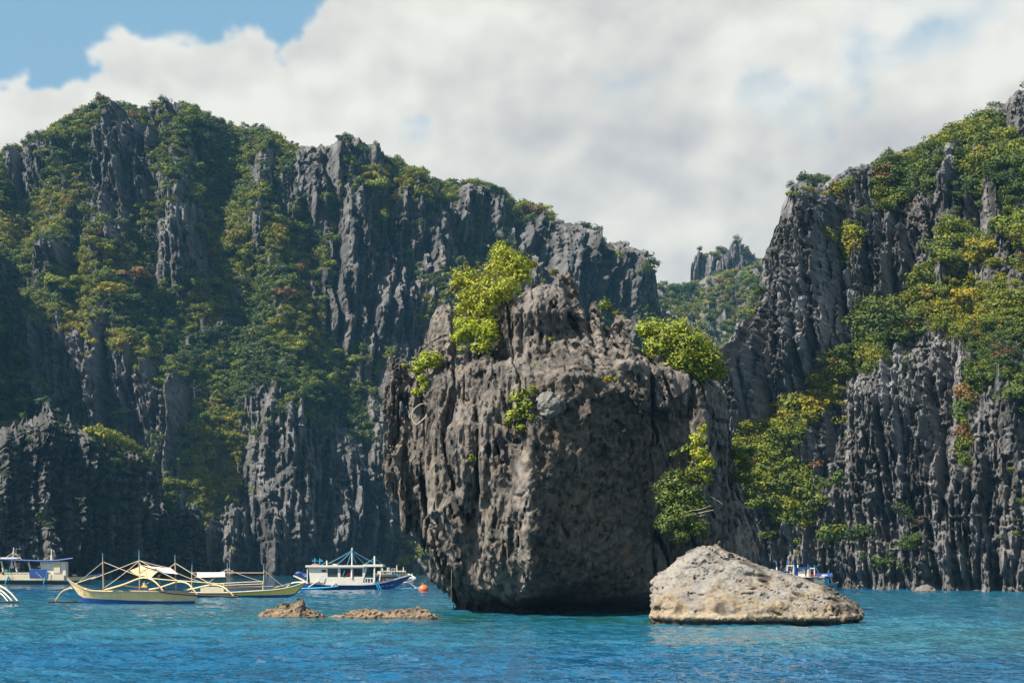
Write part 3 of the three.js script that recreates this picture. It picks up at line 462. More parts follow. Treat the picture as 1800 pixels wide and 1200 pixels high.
const isletRidge = loft([                                  // rubble ridge falling to the right
  [700, 84, [[960, 81], [1060, 80.6], [1136, 81.2], [1160, 86], [1150, 92], [970, 93]]],
  [640, 84, [[965, 83], [1050, 82.4], [1124, 83], [1144, 87], [1136, 92], [972, 93]]],
  [612, 84, [[968, 84], [1040, 83.6], [1112, 84.6], [1134, 88], [1122, 92], [974, 93]]],
  [580, 84, [[966, 84.8], [1034, 84.6], [1084, 86], [1104, 88.6], [1098, 92], [972, 93]]],
  [550, 84, [[964, 85.8], [1020, 85.8], [1050, 87], [1072, 89], [1062, 91.6], [970, 92.5]]],
  [520, 84, [[960, 86.8], [998, 87], [1016, 88], [1024, 89.4], [1016, 91.2], [968, 91.8]]],
  [494, 84, [[956, 88], [978, 88], [988, 88.6], [996, 89.6], [990, 90.6], [962, 91]]],
]);
const isletPeak = loft([[540, 84, [[925, 88.6], [960, 88], [985, 89], [980, 92.4], [930, 92.4]]], [490, 84, [[928, 89.4], [950, 89], [972, 90], [968, 92], [932, 92.2]]], [468, 84, [[936, 90.4], [946, 90], [956, 90.6], [954, 91.6], [940, 91.8]]]]);
const isletFangs = [[700, 640, 89, 10, 30], [742, 626, 88.6, 12, 26], [815, 606, 85.2, 9, 34], [838, 600, 84.6, 10, 40], [788, 622, 86.4, 8, 26], [868, 612, 83.6, 16, 44], [905, 640, 83, 12, 40], [972, 520, 86.4, 9, 36], [990, 488, 88.6, 6, 20], [1008, 512, 87.6, 7, 24], [1040, 536, 86.6, 10, 26], [1076, 552, 87, 12, 26], [1098, 590, 85, 10, 28], [1090, 622, 83, 12, 30], [1060, 640, 82.2, 12, 30], [1012, 600, 84, 12, 36], [1126, 640, 82.4, 9, 30], [1020, 668, 80.8, 13, 26], [1170, 650, 83.6, 12, 26], [1205, 660, 83.8, 10, 30], [1240, 668, 84.2, 9, 30], [1262, 676, 85.4, 7, 30], [1145, 648, 83, 8, 26], [965, 655, 81.2, 14, 34]].map(([px, py, d, w, hh]) => ({ x: wx(px, d), y: wy(py, d), z: -d, w: w * d / FOCAL, h: hh * d / FOCAL * 2.2 }));
const isletCoarse = (x, y, z) => {
  let d = smin(isletBody(x, y, z), isletRidge(x, y, z), 0.5); d = min(d, isletDome(x, y, z), isletHorn(x, y, z), isletPeak(x, y, z));
  for (const f of isletFangs) { const t = (f.y - y) / f.h; if (t < -0.3 || t > 1.3) continue; const r = f.w * 1.5 * pow(clamp(t, 0, 1.2), 0.7), e = hypot(x - f.x, (z - f.z) * 0.7) - r; d = min(d, max(e * 0.8, y - f.y)); }
  return d;
};
const fluteGrain = TEX(512, (u, v) => { let s = 0, a = 1; for (const f of [6, 13, 27, 55]) { const w = 0.02 * loop(u, v, 4, 9); s += a * (1 - abs(loop((u + w + 1) % 1, v * 1, f, f * 1.3)) * 2); a *= 0.6; } return 0.45 + s * 0.2; });
const isletMat = new THREE.MeshStandardMaterial({ vertexColors: true, roughness: 0.92, bumpMap: fluteGrain, bumpScale: 0.13 }); isletMat.name = 'pitted limestone';
const areteX = wx(930, 78);
const isletField = (x, y, z) => {
  const wX = 0.5 * noise(x * 0.35, y * 0.22, z * 0.35), wZ = 0.5 * noise(x * 0.35 + 40, y * 0.22, z * 0.35);
  let d = isletCoarse(x + wX * 0.8, y + 0.25 * noise(x * 0.6, y * 0.5, z * 0.6), z + wZ * 0.8);
  if (abs(d) > 1.8) return d;
  const u = x * 1.45 + wX * 0.8, left = 1 - sst(areteX - 0.6, areteX + 0.5, x), low = sst(wy(690, 80), wy(640, 82), y);   // left: fluted face; right: pitted face; low -> 1 on the crown
  const right = (1 - left) * (1 - low) * (1 - sst(wx(1140, 80), wx(1160, 80), x));
  // flutes that run down the rock
  const f1 = ridge(u * 0.6, y * 0.06, 1.5), f2 = ridge(u * 1.25 + wX * 0.3, y * 0.10, 9.2), f3 = ridge(u * 2.1 + wX * 0.4, y * 0.38, 3.3);
  const f4 = ridge(u * 3.9 + wX * 0.5, y * 0.8, 7.7), fine = 0.24 * f3 + 0.14 * f4, flute = 0.40 * f1 + 0.34 * f2, sp = 1.15 * spires(u, y, 4.4, 7, 2.0, 0.4) + 0.30 * spires(u + 3, y, 1.6, 8, 2.4, 0.4) + 0.18 * spires(u, y, 0.7, 9, 2.8, 0.35), chip = left > 0.01 ? left * (0.75 * facets(x * 0.75 + wX, y * 0.45 + wX, z * 0.75, 16) + 0.26 * facets(x * 2.0, y * 0.9 + wX, z * 2.0, 17) + 0.10 * facets(x * 4.2, y * 2.2, z * 4.2, 19)) : 0;
  const panel = clamp(0.42 + 1.1 * noise(u * 0.3, y * 0.2, 33), 0.08, 0.9);
  const pk = noise(x * 1.9, y * 1.1, z * 1.9 + 70), pk2 = noise(x * 3.7, y * 2.2, z * 3.7 + 90), pock = max(0, pk - 0.28) * 1.3 + max(0, pk2 - 0.25) * 0.55;   // solution pockets
  // pits and knobs
  const p1 = fbm(x * 1.5, y * 1.2, z * 1.5, 3, 0.6), p2 = ridge(x * 2.6, y * 1.7, z * 2.6), pit = 0.34 * p1 + 0.15 * p2 + 0.10 * ridge(x * 4.3, y * 3.1, z * 4.3) ;
  const big = 0.5 * fbm(x * 0.28, y * 0.2, z * 0.28 + 5, 2);
  // broken blocks on the crown
  const ridgeSide = sst(wx(975, 84), wx(1010, 84), x);
  let bl = 0; if (low > 0.01 && ridgeSide > 0.01) bl = 0.75 * facets(x * 0.75 + wX * 0.6, y * 0.95 + x * 0.3, z * 0.75 + wZ * 0.5, 3) + 0.38 * facets(x * 1.7, y * 2.1 + x * 0.7, z * 1.7, 5) + 0.12 * ridge(x * 3.2, y * 2.9 - x * 0.8, z * 3.2);
  const dome = low > 0.01 && ridgeSide < 0.99 ? 0.26 * flute + 0.7 * fine - 0.8 * pock + 0.26 * sp + 0.16 * fbm(x * 1.6, y * 1.2, z * 1.6, 3) + 0.26 * facets(x * 1.1, y * 0.9, z * 1.1, 27) + 0.09 * facets(x * 3.4, y * 2.6, z * 3.4, 28) - 0.24 : 0;
  const slab = 1 - 0.85 * exp(-(((x - areteX + 0.42) / 0.55) ** 4)) * sst(wy(1040, 80), wy(1000, 80), y) * (1 - low);      // the smooth slab along the edge
  let k = big + slab * mix(mix(panel * flute + fine + sp + chip - 0.72 - pock, right > 0.01 ? pit - 1.1 * pock + (0.34 * facets(x * 1.1, y * 0.9, z * 1.1, 9) + 0.16 * facets(x * 3.4, y * 2.8, z * 3.4, 10)) * right - 0.14 : 0, right), mix(dome, bl + 0.15 * flute - 0.2, ridgeSide), low);
  const block = sst(wx(1140, 82), wx(1165, 82), x) * (1 - low); if (block > 0.01) k = mix(k, big + 0.45 * flute + 0.6 * fine - pock + 0.3 * sp + 0.3 * facets(x * 0.7, y * 0.4, z * 0.7, 41) + 0.12 * facets(x * 2.2, y * 1.5, z * 2.2, 42) + 0.06 * p1 - 0.42, block);   // slabs on the right
  if (x < wx(800, 85)) k = mix(k, k * 0.35 + 0.10 * p1, (1 - sst(wy(1010, 86), wy(905, 86), y)) * (1 - sst(wx(750, 85), wx(800, 85), x)));   // smoother underside of the overhang
  // long vertical cracks and oblique joints
  const c1 = cracks(u + 0.25 * y, y * 1.7, 0.08, 0.4, 21), c2 = cracks(u + 5, y * 2.2, 0.05, 0.9, 31), jt = abs(noise(x * 0.4 + y * 0.2, y * 0.55 - x * 0.15, z * 0.4 + 15));
  k -= (0.9 * c1 + 0.5 * c2) * mix(1, 0.12, right) + (jt < 0.03 ? (1 - jt / 0.03) * 0.35 : 0) * mix(0.6, 1.2, low);
  k += 0.05 * ridge(x * 5.5, y * mix(1.3, 3, right), z * 5.5) + 0.045 * ridge(x * 9.5, y * mix(2.2, 7, right), z * 9.5) + 0.025 * noise(x * 15, y * 9, z * 15);
  // hollow under the brow of the dome
  const hx = (x - wx(925, 84)) / 1.5, hy = (y - wy(590, 84)) / 1.45; k -= 1.1 * exp(-(hx * hx + hy * hy) * 1.4) * sst(-84, -82.6, z - 0.6) * (1 - right);
  // groove for the hanging bush between the pitted face and the right block
  return d - k;
};
{
  const lo = [wx(680, 92), -1.4, -100], hi = [wx(1352, 92), wy(455, 92), -74.5];
  const g = surfaceNets(isletCoarse, isletField, lo, hi, 0.106, 2.6);
  paint(g, (x, y, z, up) => {
    const right = sst(areteX - 0.3, areteX + 0.6, x) * (1 - sst(wy(690, 80), wy(650, 82), y)) * (1 - sst(wx(1140, 80), wx(1160, 80), x));
    const u = x * 1.4, st = fbm(u * 1.1, y * 0.10, 3, 3), pa = fbm(x * 0.35, y * 0.33, z * 0.2, 3), gr = noise(x * 3.1, y * 2.6, z * 3.1), lich = fbm(x * 0.9, y * 0.95, z * 0.5 + 50, 4, 0.6);
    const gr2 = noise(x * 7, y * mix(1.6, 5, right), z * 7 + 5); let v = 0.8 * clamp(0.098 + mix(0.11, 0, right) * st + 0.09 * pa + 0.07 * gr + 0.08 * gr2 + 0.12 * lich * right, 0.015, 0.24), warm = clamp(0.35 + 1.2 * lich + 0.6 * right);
    v *= mix(1, 0.58, right * clamp(0.8 + 1.3 * lich));  // right face darkened: its own brown tone plus shade painted in
    const pale = exp(-(((x - (areteX - 0.42 + 0.015 * y)) / 0.46) ** 4)) * sst(0.8, 2.2, y) * (1 - sst(7.5, 10.5, y)) * clamp(0.8 + 0.9 * gr); v = mix(v, 0.14 + 0.05 * gr, clamp(pale));  // slab along the arete painted pale, sunlight put into its colour
    const rust = clamp(fbm(x * 1.3, y * 0.6, z * 1.3 + 80, 3) * 3 - 0.75) * 0.6 * (0.4 + right);
    const tideAndShade = (1 - sst(0.7, 1.7, y + 1.2 * pa + 0.3 * gr)) * 0.85; v = mix(v, 0.02, tideAndShade);          // black algae near the waterline, with the undercut's shade painted in
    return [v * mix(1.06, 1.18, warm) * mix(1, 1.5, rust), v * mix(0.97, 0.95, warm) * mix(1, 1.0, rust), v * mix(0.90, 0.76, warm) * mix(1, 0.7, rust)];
  }, 2.0, 4.6);
  g.deleteAttribute('normal');                             // broken stone: every face keeps its own edge
  const m = put('rock_islet', g, isletMat); tag(m, 'tall dark limestone rock islet with bushes on its crown, standing in the sea', 'rock islet');
}
// ------------------------------------------------------------------ the pale boulder in front of the islet
{
  const L = (py, pts) => [py, 69, pts];
  const core = loft([
    L(1135, [[1150, 71], [1180, 68.6], [1290, 67.8], [1420, 68], [1490, 68.8], [1512, 70.5], [1480, 74], [1180, 74.5]]),
    L(1098, [[1138, 71], [1165, 68.8], [1290, 67.7], [1420, 67.9], [1502, 68.9], [1520, 70.5], [1490, 74], [1160, 74.5]]),
    L(1084, [[1139, 71], [1166, 68.8], [1290, 67.8], [1420, 68], [1498, 69.1], [1518, 70.7], [1486, 74], [1160, 74.5]]),
    L(1066, [[1141, 71], [1170, 69.1], [1290, 68.1], [1420, 68.4], [1486, 69.5], [1512, 71], [1470, 74], [1164, 74.3]]),
    L(1048, [[1142, 71.1], [1174, 69.5], [1290, 68.6], [1394, 69], [1452, 70], [1482, 71.4], [1450, 73.9], [1168, 74]]),
    L(1030, [[1146, 71.3], [1180, 70], [1288, 69.2], [1372, 69.8], [1424, 70.6], [1450, 71.7], [1420, 73.6], [1176, 73.8]]),
    L(1010, [[1156, 71.5], [1192, 70.4], [1280, 69.9], [1334, 70.3], [1370, 71], [1394, 71.8], [1360, 73.2], [1194, 73.5]]),
    L(990, [[1182, 71.6], [1210, 70.9], [1264, 70.5], [1294, 70.8], [1316, 71.2], [1330, 71.9], [1310, 72.8], [1214, 73]]),
    L(970, [[1208, 71.7], [1224, 71.3], [1256, 71.1], [1272, 71.3], [1282, 71.6], [1288, 72], [1270, 72.5], [1226, 72.6]]),
    L(957, [[1230, 71.8], [1236, 71.6], [1248, 71.6], [1254, 71.7], [1258, 71.9], [1260, 72.1], [1252, 72.3], [1238, 72.3]]),
  ]);
  const crest = table([[1240, 958], [1285, 972], [1340, 990], [1410, 1010], [1464, 1030], [1490, 1048]].map(([px, py]) => [wx(px, 71.5), wy(py, 71.5)])), lay2 = (x, y) => x > wx(1246, 71) ? sst(0.34, 0.08, crest(x) - y + 0.1 * noise(x * 2, y * 2, 3)) : 0;   // brown weathered rim along the crest
  const kx = wx(1462, 70), field = (x, y, z) => {
    let d = core(x + 0.12 * noise(x * 0.9, y * 0.9, z), y, z + 0.15 * noise(x, y, z * 0.9)); if (abs(d) > 0.9) return d;
    const tail = sst(kx - 0.6, kx + 0.3, x), lay = y + 0.33 * (x - wx(1240, 70));          // joints dip to the right
    const top = sst(1.4, 2.6, lay + 0.5 * noise(x * 0.7, y, z * 0.7));
    let k = 0.22 * fbm(x * 0.8, y * 0.9, z * 0.8, 5, 0.6) + 0.10 * facets(x * 1.6, lay * 2.4, z * 1.6, 4) + 0.035 * facets(x * 4, lay * 5, z * 4, 8) + 0.02 * ridge(x * 9, y * 9, z * 9);
    k += tail * (0.26 * ridge(x * 1.9, y * 1.6, z * 1.9) + 0.16 * ridge(x * 4, y * 3.5, z * 4) + 0.2 * facets(x * 2, y * 2, z * 2, 51) - 0.2);
    const j1 = abs(noise(x * 0.55, lay * 1.9, z * 0.4 + 3)), j2 = abs(noise(x * 1.3 + 9, lay * 3.4, z * 0.9));
    k += 0.24 * facets(x * 0.7, lay * 1.3, z * 0.7, 6); k -= top * ((j1 < 0.07 ? (1 - j1 / 0.07) * 0.24 : 0) + (j2 < 0.07 ? (1 - j2 / 0.07) * 0.14 : 0)) + (j2 < 0.03 ? (1 - j2 / 0.03) * 0.05 : 0);
    const hole = noise(x * 2.1, y * 2.1, z * 2.1 + 60); if (hole > 0.42) k -= (hole - 0.42) * 0.7;
    k -= 0.42 * exp(-(((y + 0.02) / 0.2) ** 2)) * mix(0.45, 1, sst(wx(1280, 68), wx(1330, 68), x)) - 0.10 * exp(-(((y - 0.36) / 0.16) ** 2)) * (1 + 0.6 * noise(x * 6, y * 6, z * 6));
    return d - k;
  };
  const g = surfaceNets(core, field, [wx(1128, 73), -0.7, -75.2], [wx(1530, 73), 4.3, -67], 0.07, 1.0);
  paint(g, (x, y, z) => {
    const n1 = fbm(x * 0.7, y * 0.8, z * 0.7, 4, 0.55), n2 = fbm(x * 2.2, y * 1.6, z * 2.2 + 8, 3), drip = fbm(x * 1.8, y * 0.25, z * 1.8 + 20, 3), gr = noise(x * 9, y * 9, z * 9), tail = sst(kx - 0.5, kx + 0.3, x);
    let r = 0.185, gg = 0.172, b = 0.155; const m = (R, G, B, t) => { r = mix(r, R, t); gg = mix(gg, G, t); b = mix(b, B, t); };
    m(0.14, 0.135, 0.13, clamp(n2 * 4 + 0.4) * 0.85);                                            // grey weathering
    m(0.20, 0.148, 0.08, clamp(1.25 - y * 0.5 + n1 * 2.2) * 0.9 * clamp(0.75 + drip * 1.6));       // ochre towards the sea
    m(0.30, 0.15, 0.05, clamp(n2 * 3 - 0.8 + (x < wx(1175, 70) ? 0.45 : 0)) * 0.55);              // iron stains
    const rg = lay2(x, y); m(0.10, 0.065, 0.04, rg * clamp(0.6 + n2 * 3)); m(0.035, 0.03, 0.025, clamp(n1 * 5 - 0.6 + n2 * 1.5 + tail * 0.7 + drip * 1.5) * 0.9);                // dark lichen, and shade painted on the tail
    m(0.055, 0.046, 0.036, tail * 0.95 * clamp(1 + n2 * 2));  // dark tail: own stain plus its shaded end painted in
    if (y < 0.75) m(0.24, 0.19, 0.13, sst(0.62, 0.42, y + 0.12 * n2) * clamp(0.7 + gr) * (1 - 0.6 * tail));            // barnacle belt
    m(0.03, 0.026, 0.018, sst(0.26, 0.16, y + 0.05 * gr));  // black foot: waterline stain plus undercut shade put into the colour
    const f = 1 + 0.4 * gr; return [r * f, gg * f, b * f];
  }, 2, 2);
  g.deleteAttribute('normal');
  const m = new THREE.MeshStandardMaterial({ vertexColors: true, roughness: 0.9, bumpMap: rockGrain, bumpScale: 0.03 });
  tag(put('boulder', g, m), 'pale grey and ochre boulder lying in the sea at the right foot of the islet', 'boulder');
}
// low reefs awash in front of the boats, a stone at the cliff foot, the stone perched on the islet
function lowRock(name, prof, D, depth, cell, colour, label, dark) {
  const H = table(prof.map(([px, py]) => [wx(px, D), wy(py, D)])), x0 = wx(prof[0][0], D), x1 = wx(prof[prof.length - 1][0], D);
  const f = (x, y, z) => { const w = clamp(1 - ((z + D) / depth) ** 2, -1, 1), e = min(x - x0, x1 - x); return (y - (H(x + 0.15 * noise(x * 2, y * 2, z * 2)) * w - (1 - w) * 0.35)) * 0.7 - min(0, e) * 0; };
  const g = surfaceNets(f, (x, y, z) => { const d = f(x, y, z); return abs(d) > 0.6 ? d : d - (0.11 * ridge(x * 2.4, y * 2.6, z * 2.4) + 0.08 * ridge(x * 5.2, y * 5.2, z * 5.2) + 0.04 * noise(x * 11, y * 11, z * 11) - 0.10); }, [x0 - 0.2, -0.5, -D - depth - 0.2], [x1 + 0.2, max(...prof.map((p) => wy(p[1], D))) + 0.35, -D + depth + 0.2], cell, 0.7);
  paint(g, (x, y, z) => { const n = fbm(x * 2, y * 2, z * 2, 3), gr = noise(x * 10, y * 10, z * 10), t = clamp(n * 3.2 + (y - dark) * 2 + 0.25); const f = 0.85 + 0.75 * gr; return colour.map((c, i) => mix(c, [0.05, 0.042, 0.032][i], t) * f * (y < 0.06 ? 0.35 : 1)); }, 2, 2);
  return tag(put(name, g, rockMat), label, name === 'reef' ? 'reef rock' : 'boulder');
}
lowRock('reef', [[452, 1089], [459, 1078], [466, 1072], [484, 1071], [492, 1064], [505, 1060], [518, 1062], [523, 1053], [531, 1055], [536, 1068], [548, 1073], [556, 1078], [566, 1083], [578, 1089]], 78, 1.1, 0.05, [0.165, 0.12, 0.075], 'brown jagged reef rock awash in front of the yellow boats, the taller one', 0.55);
lowRock('reef', [[560, 1089], [590, 1083], [616, 1076], [640, 1071], [655, 1072], [672, 1076], [690, 1073], [706, 1072], [722, 1071], [731, 1067], [744, 1072], [754, 1074], [764, 1082], [772, 1089]], 77, 1.0, 0.05, [0.175, 0.125, 0.078], 'long low brown reef rock awash left of the islet', 0.5);
lowRock('boulder', [[1606, 1041], [1612, 1034], [1619, 1029], [1632, 1027], [1641, 1032], [1647, 1041]], 146, 1.0, 0.1, [0.13, 0.12, 0.11], 'small grey rock in the water at the foot of the sunlit cliff', 0.9);
{
  const c = at(966, 712, 79.0), e = (x, y, z) => (hypot(x / 0.78, y / 0.74, z / 0.7) - 1) * 0.7, g = surfaceNets(e, (x, y, z) => e(x, y, z) - 0.22 * facets(x * 1.5 + 3, y * 1.5, z * 1.5, 12) - 0.06 * facets(x * 4, y * 4, z * 4, 14) - 0.02 * noise(x * 9, y * 9, z * 9) - max(0, 0.25 - hypot(x + 0.1, z)) * sst(0, 0.5, y) * 0.8, [-1.3, -1.3, -1.3], [1.3, 1.3, 1.3], 0.055, 1.2);
  paint(g, (x, y, z) => { const v = 0.12 + 0.10 * fbm(x * 3, y * 2, z * 3, 3); return [v * 1.04, v * 0.98, v * 0.92]; }, 2, 2);
  const m = put('boulder', g, isletMat); m.position.copy(c); tag(m, 'angular grey stone perched on the front ridge of the islet', 'boulder');
}

// ------------------------------------------------------------------ bushes on the islet and on the headland
const bushMat = new THREE.MeshPhysicalMaterial({ vertexColors: true, roughness: 0.55, transmission: 0.45, thickness: 0, side: THREE.DoubleSide, specularIntensity: 0.4 }); bushMat.name = 'bush leaves';
const barkMat = new THREE.MeshStandardMaterial({ color: new THREE.Color(0.16, 0.12, 0.085), roughness: 0.9 }); barkMat.name = 'bark';
const paleBark = new THREE.MeshStandardMaterial({ color: new THREE.Color(0.42, 0.36, 0.28), roughness: 0.85 }); paleBark.name = 'dry wood';
const curveTube = (pts, r0, r1 = r0, seg = 8, side = 5) => {
  const c = new THREE.CatmullRomCurve3(pts), g = new THREE.TubeGeometry(c, seg, 1, side, false), p = g.attributes.position;
  for (let i = 0; i <= seg; i++) { const o = c.getPointAt(i / seg), r = mix(r0, r1, i / seg); for (let k = 0; k <= side; k++) { const n = i * (side + 1) + k; p.setXYZ(n, o.x + (p.getX(n) - o.x) * r, o.y + (p.getY(n) - o.y) * r, o.z + (p.getZ(n) - o.z) * r); } }
  g.computeVertexNormals(); return g;
};
// lobes: [px, py, radius in px, depth]; the root is where the stems leave the rock
function bush(name, label, lobes, root, weights, size = 0.092, dens = 1, group) {
  const R = at(...root), o = thing(name, R.x, R.y, R.z), pos = [], nor = [], col = [], stems = [];
  for (const [px, py, rp, d, w] of lobes) {
    const c = at(px, py, d).sub(R), r = 1.06 * rp * d / FOCAL, n = Math.round(dens * 44 * (r / size) ** 2 * 0.36);
    const subs = [...Array(max(3, Math.round(r * 7)))].map(() => { const u = rr(-1, 1), a = rr(0, 6.28), q = sqrt(1 - u * u), k = rr(0.2, 0.8) * r; return [c.x + q * cos(a) * k, c.y + u * k * 0.9, c.z + q * sin(a) * k, r * rr(0.35, 0.65)]; });
    for (let i = 0; i < n; i++) {
      const loose = rnd() < 0.4, s = loose ? [c.x, c.y, c.z, r * 1.12] : subs[floor(rnd() * subs.length)], u = rr(-0.7, 1), a = rr(0, 6.28), q = sqrt(max(0, 1 - u * u)), k = s[3] * pow(rnd(), loose ? 0.45 : 0.33), out = [q * cos(a), u, q * sin(a)], m = pos.length;
      leaf(pos, nor, [s[0] + out[0] * k, s[1] + out[1] * k * 0.85, s[2] + out[2] * k], out, size * rr(0.65, 1.25), 0.48);
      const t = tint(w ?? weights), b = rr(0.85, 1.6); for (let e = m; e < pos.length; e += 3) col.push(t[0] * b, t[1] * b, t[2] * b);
    }
    for (let q = 0; q < 3 + r * 9; q++) {                    // shoots that stick out of the crown
      const u = rr(-0.2, 1), a = rr(0, 6.28), h = sqrt(max(0, 1 - u * u)), dir = [h * cos(a), u, h * sin(a)], l = r * rr(1.0, 1.5);
      stems.push(curveTube([c.clone(), new THREE.Vector3(c.x + dir[0] * l, c.y + dir[1] * l + 0.03, c.z + dir[2] * l)], 0.012, 0.005, 2, 4));
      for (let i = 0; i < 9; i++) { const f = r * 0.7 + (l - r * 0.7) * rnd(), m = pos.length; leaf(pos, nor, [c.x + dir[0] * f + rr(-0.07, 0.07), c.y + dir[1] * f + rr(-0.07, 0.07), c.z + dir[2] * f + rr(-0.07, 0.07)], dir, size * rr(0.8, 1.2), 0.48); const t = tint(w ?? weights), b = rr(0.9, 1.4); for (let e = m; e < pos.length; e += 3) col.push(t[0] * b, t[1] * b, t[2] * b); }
    }
    const mid = c.clone().multiplyScalar(0.5).add(new THREE.Vector3(rr(-0.1, 0.1), rr(-0.1, 0.15), rr(-0.1, 0.1)));
    if (c.length() > 0.05) stems.push(curveTube([new THREE.Vector3(rr(-0.05, 0.05), 0, 0), mid, c.clone()], min(0.05, r * 0.09), 0.014, 7));
    for (const s of subs.slice(0, 4)) stems.push(curveTube([mid, c.clone().lerp(new THREE.Vector3(s[0], s[1], s[2]), 0.5), new THREE.Vector3(s[0], s[1], s[2])], 0.02, 0.007, 5, 4));
  }
  const g = new THREE.BufferGeometry(); g.setAttribute('position', new THREE.Float32BufferAttribute(pos, 3)); g.setAttribute('normal', new THREE.Float32BufferAttribute(nor, 3)); g.setAttribute('color', new THREE.Float32BufferAttribute(col, 3));
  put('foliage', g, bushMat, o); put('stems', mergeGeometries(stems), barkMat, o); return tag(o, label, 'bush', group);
}
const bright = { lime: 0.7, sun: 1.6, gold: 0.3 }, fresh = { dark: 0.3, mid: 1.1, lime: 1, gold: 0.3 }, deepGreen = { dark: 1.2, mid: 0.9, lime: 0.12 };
seed(909);
bush('bush', 'yellow green bush at the very top of the islet', [[884, 452, 24, 88.0], [905, 468, 28, 87.8], [872, 476, 20, 87.8], [916, 486, 20, 87.4], [934, 466, 10, 88.0], [878, 436, 12, 88.2], [892, 500, 18, 86.8]], [900, 515, 88.4], bright);
bush('bush', 'spreading bush with bare twigs between the horn and the dome of the islet', [[815, 488, 22, 86.7], [800, 502, 12, 86.3], [845, 500, 28, 86.3], [870, 515, 30, 85.7], [896, 508, 22, 85.1], [828, 526, 26, 85.7], [855, 540, 24, 85.3], [812, 545, 16, 85.7], [838, 555, 18, 85.3]], [850, 585, 87.4], { ...bright, rust: 0.2 }, 0.092, 0.62);
bush('bush', 'bright lime bush in the cleft under the spreading bush on the islet', [[828, 580, 24, 84.6], [852, 590, 22, 84.4], [816, 570, 17, 84.8], [846, 612, 17, 84.0], [858, 572, 17, 84.4], [806, 596, 14, 84.6]], [838, 630, 86.2], { sun: 2, lime: 0.5 });
bush('bush', 'small lime bush on the left shoulder of the islet', [[752, 636, 20, 85.6], [734, 650, 12, 85.8], [768, 634, 12, 85.6], [742, 668, 10, 85.0], [732, 690, 9, 84.6], [746, 682, 7, 84.4]], [754, 662, 86.8], { sun: 1.6, lime: 0.6, mid: 0.3 });
bush('bush', 'slender large leaved bush beside the perched stone on the islet face', [[906, 700, 13, 78.9], [922, 716, 17, 78.7], [904, 734, 15, 78.7], [926, 692, 11, 78.9], [914, 752, 10, 78.5], [938, 684, 7, 79.3], [892, 742, 8, 78.9], [930, 735, 9, 78.5]], [920, 735, 80.6], { lime: 1, mid: 0.7, sun: 0.9 }, 0.10, 0.6);
bush('bush', 'large rounded bush on the right slope of the islet', [[1148, 582, 25, 85.5], [1180, 590, 34, 85.3], [1212, 610, 36, 85.1], [1242, 634, 30, 85.1], [1262, 656, 18, 85.3], [1158, 612, 26, 84.9], [1196, 640, 28, 84.7], [1132, 576, 14, 85.7], [1230, 660, 18, 84.9]], [1190, 665, 87], { mid: 0.5, lime: 1.1, sun: 1.1, dark: 0.1 }, 0.098);
bush('bush', 'big hanging bush, its top leaves coloured as sunlit, in the recess on the right of the islet', [[1226, 772, 13, 81.4, bright], [1230, 800, 15, 81.2, bright], [1236, 756, 8, 81.6, bright], [1242, 816, 15, 81.0, bright], [1222, 832, 18, 80.8, fresh], [1238, 842, 15, 80.8, fresh], [1208, 792, 10, 81.4, fresh], [1186, 798, 8, 81.6], [1190, 848, 26, 81.2], [1174, 878, 22, 81.0], [1210, 872, 26, 80.8], [1198, 908, 28, 80.4], [1178, 920, 24, 80.4], [1230, 888, 18, 80.8], [1226, 928, 20, 80.4], [1196, 944, 16, 80.0], [1162, 858, 14, 81.2]], [1205, 880, 83.2], { dark: 0.7, mid: 1.4, lime: 0.5 }, 0.095, 1);  // sunlight painted into the leaves: brighter upper lobes, darker lower ones
bush('bush', 'green bush at the right edge of the islet against the sunlit cliff', [[1300, 800, 15, 87.0], [1311, 820, 16, 86.8], [1296, 838, 12, 86.8], [1320, 794, 9, 87.2], [1316, 846, 9, 86.8]], [1288, 826, 88], { dark: 0.5, mid: 1.2, lime: 0.7 });
for (const [px, py, r, d, w, label] of [
  [830, 806, 6, 79.9, { lime: 1 }, 'tiny tuft on the fluted left face of the islet'], [772, 890, 4, 82.8, { lime: 1 }, 'tiny tuft low on the left face of the islet'], [1067, 668, 7, 79.6, { gold: 1.5, rust: 0.6 }, 'straw coloured tuft on top of the pitted face of the islet'],
  [1082, 666, 4, 79.8, { lime: 1 }, 'little tuft right of the straw coloured tuft on the islet'], [945, 646, 9, 82, { lime: 1, mid: 1 }, 'small plant in the crack above the perched stone'], [968, 597, 5, 83.2, { lime: 1 }, 'small green tuft below the dome of the islet'], [973, 480, 8, 87.6, { mid: 1, rust: 0.8 }, 'small green and red plant by the peak of the islet'],
  [1064, 538, 12, 88.6, { mid: 1, lime: 1 }, 'green shrub on the skyline of the rubble ridge'], [1083, 552, 8, 88.6, { mid: 1, gold: 0.4 }, 'small shrub below the green shrub on the rubble ridge'], [712, 644, 6, 88, { lime: 1 }, 'small tuft on the left rim of the islet'], [788, 516, 6, 89, { mid: 1, lime: 1 }, 'small tuft at the tip of the leaning horn of the islet'],
]) bush('tuft', label, [[px, py, r, d]], [px, py + r * 0.8, d + 0.25], w, 0.075, 1.2).userData.category = 'plant';
bush('bush', 'golden green bush on top of the dark headland', [[166, 764, 15, 262.1], [182, 768, 18, 263.4], [200, 774, 18, 265.0], [218, 780, 14, 266.5], [232, 786, 9, 267.7], [152, 758, 8, 260.9]], [190, 792, 266], { lime: 1.3, gold: 0.8, sun: 0.6 }, 0.3, 0.9);
bush('bush', 'small bush hanging at the right end of the headland crest', [[244, 790, 8, 268.7], [258, 804, 10, 269.9], [268, 818, 8, 270.8]], [256, 812, 271.5], { lime: 1, mid: 1 }, 0.26, 0.9);
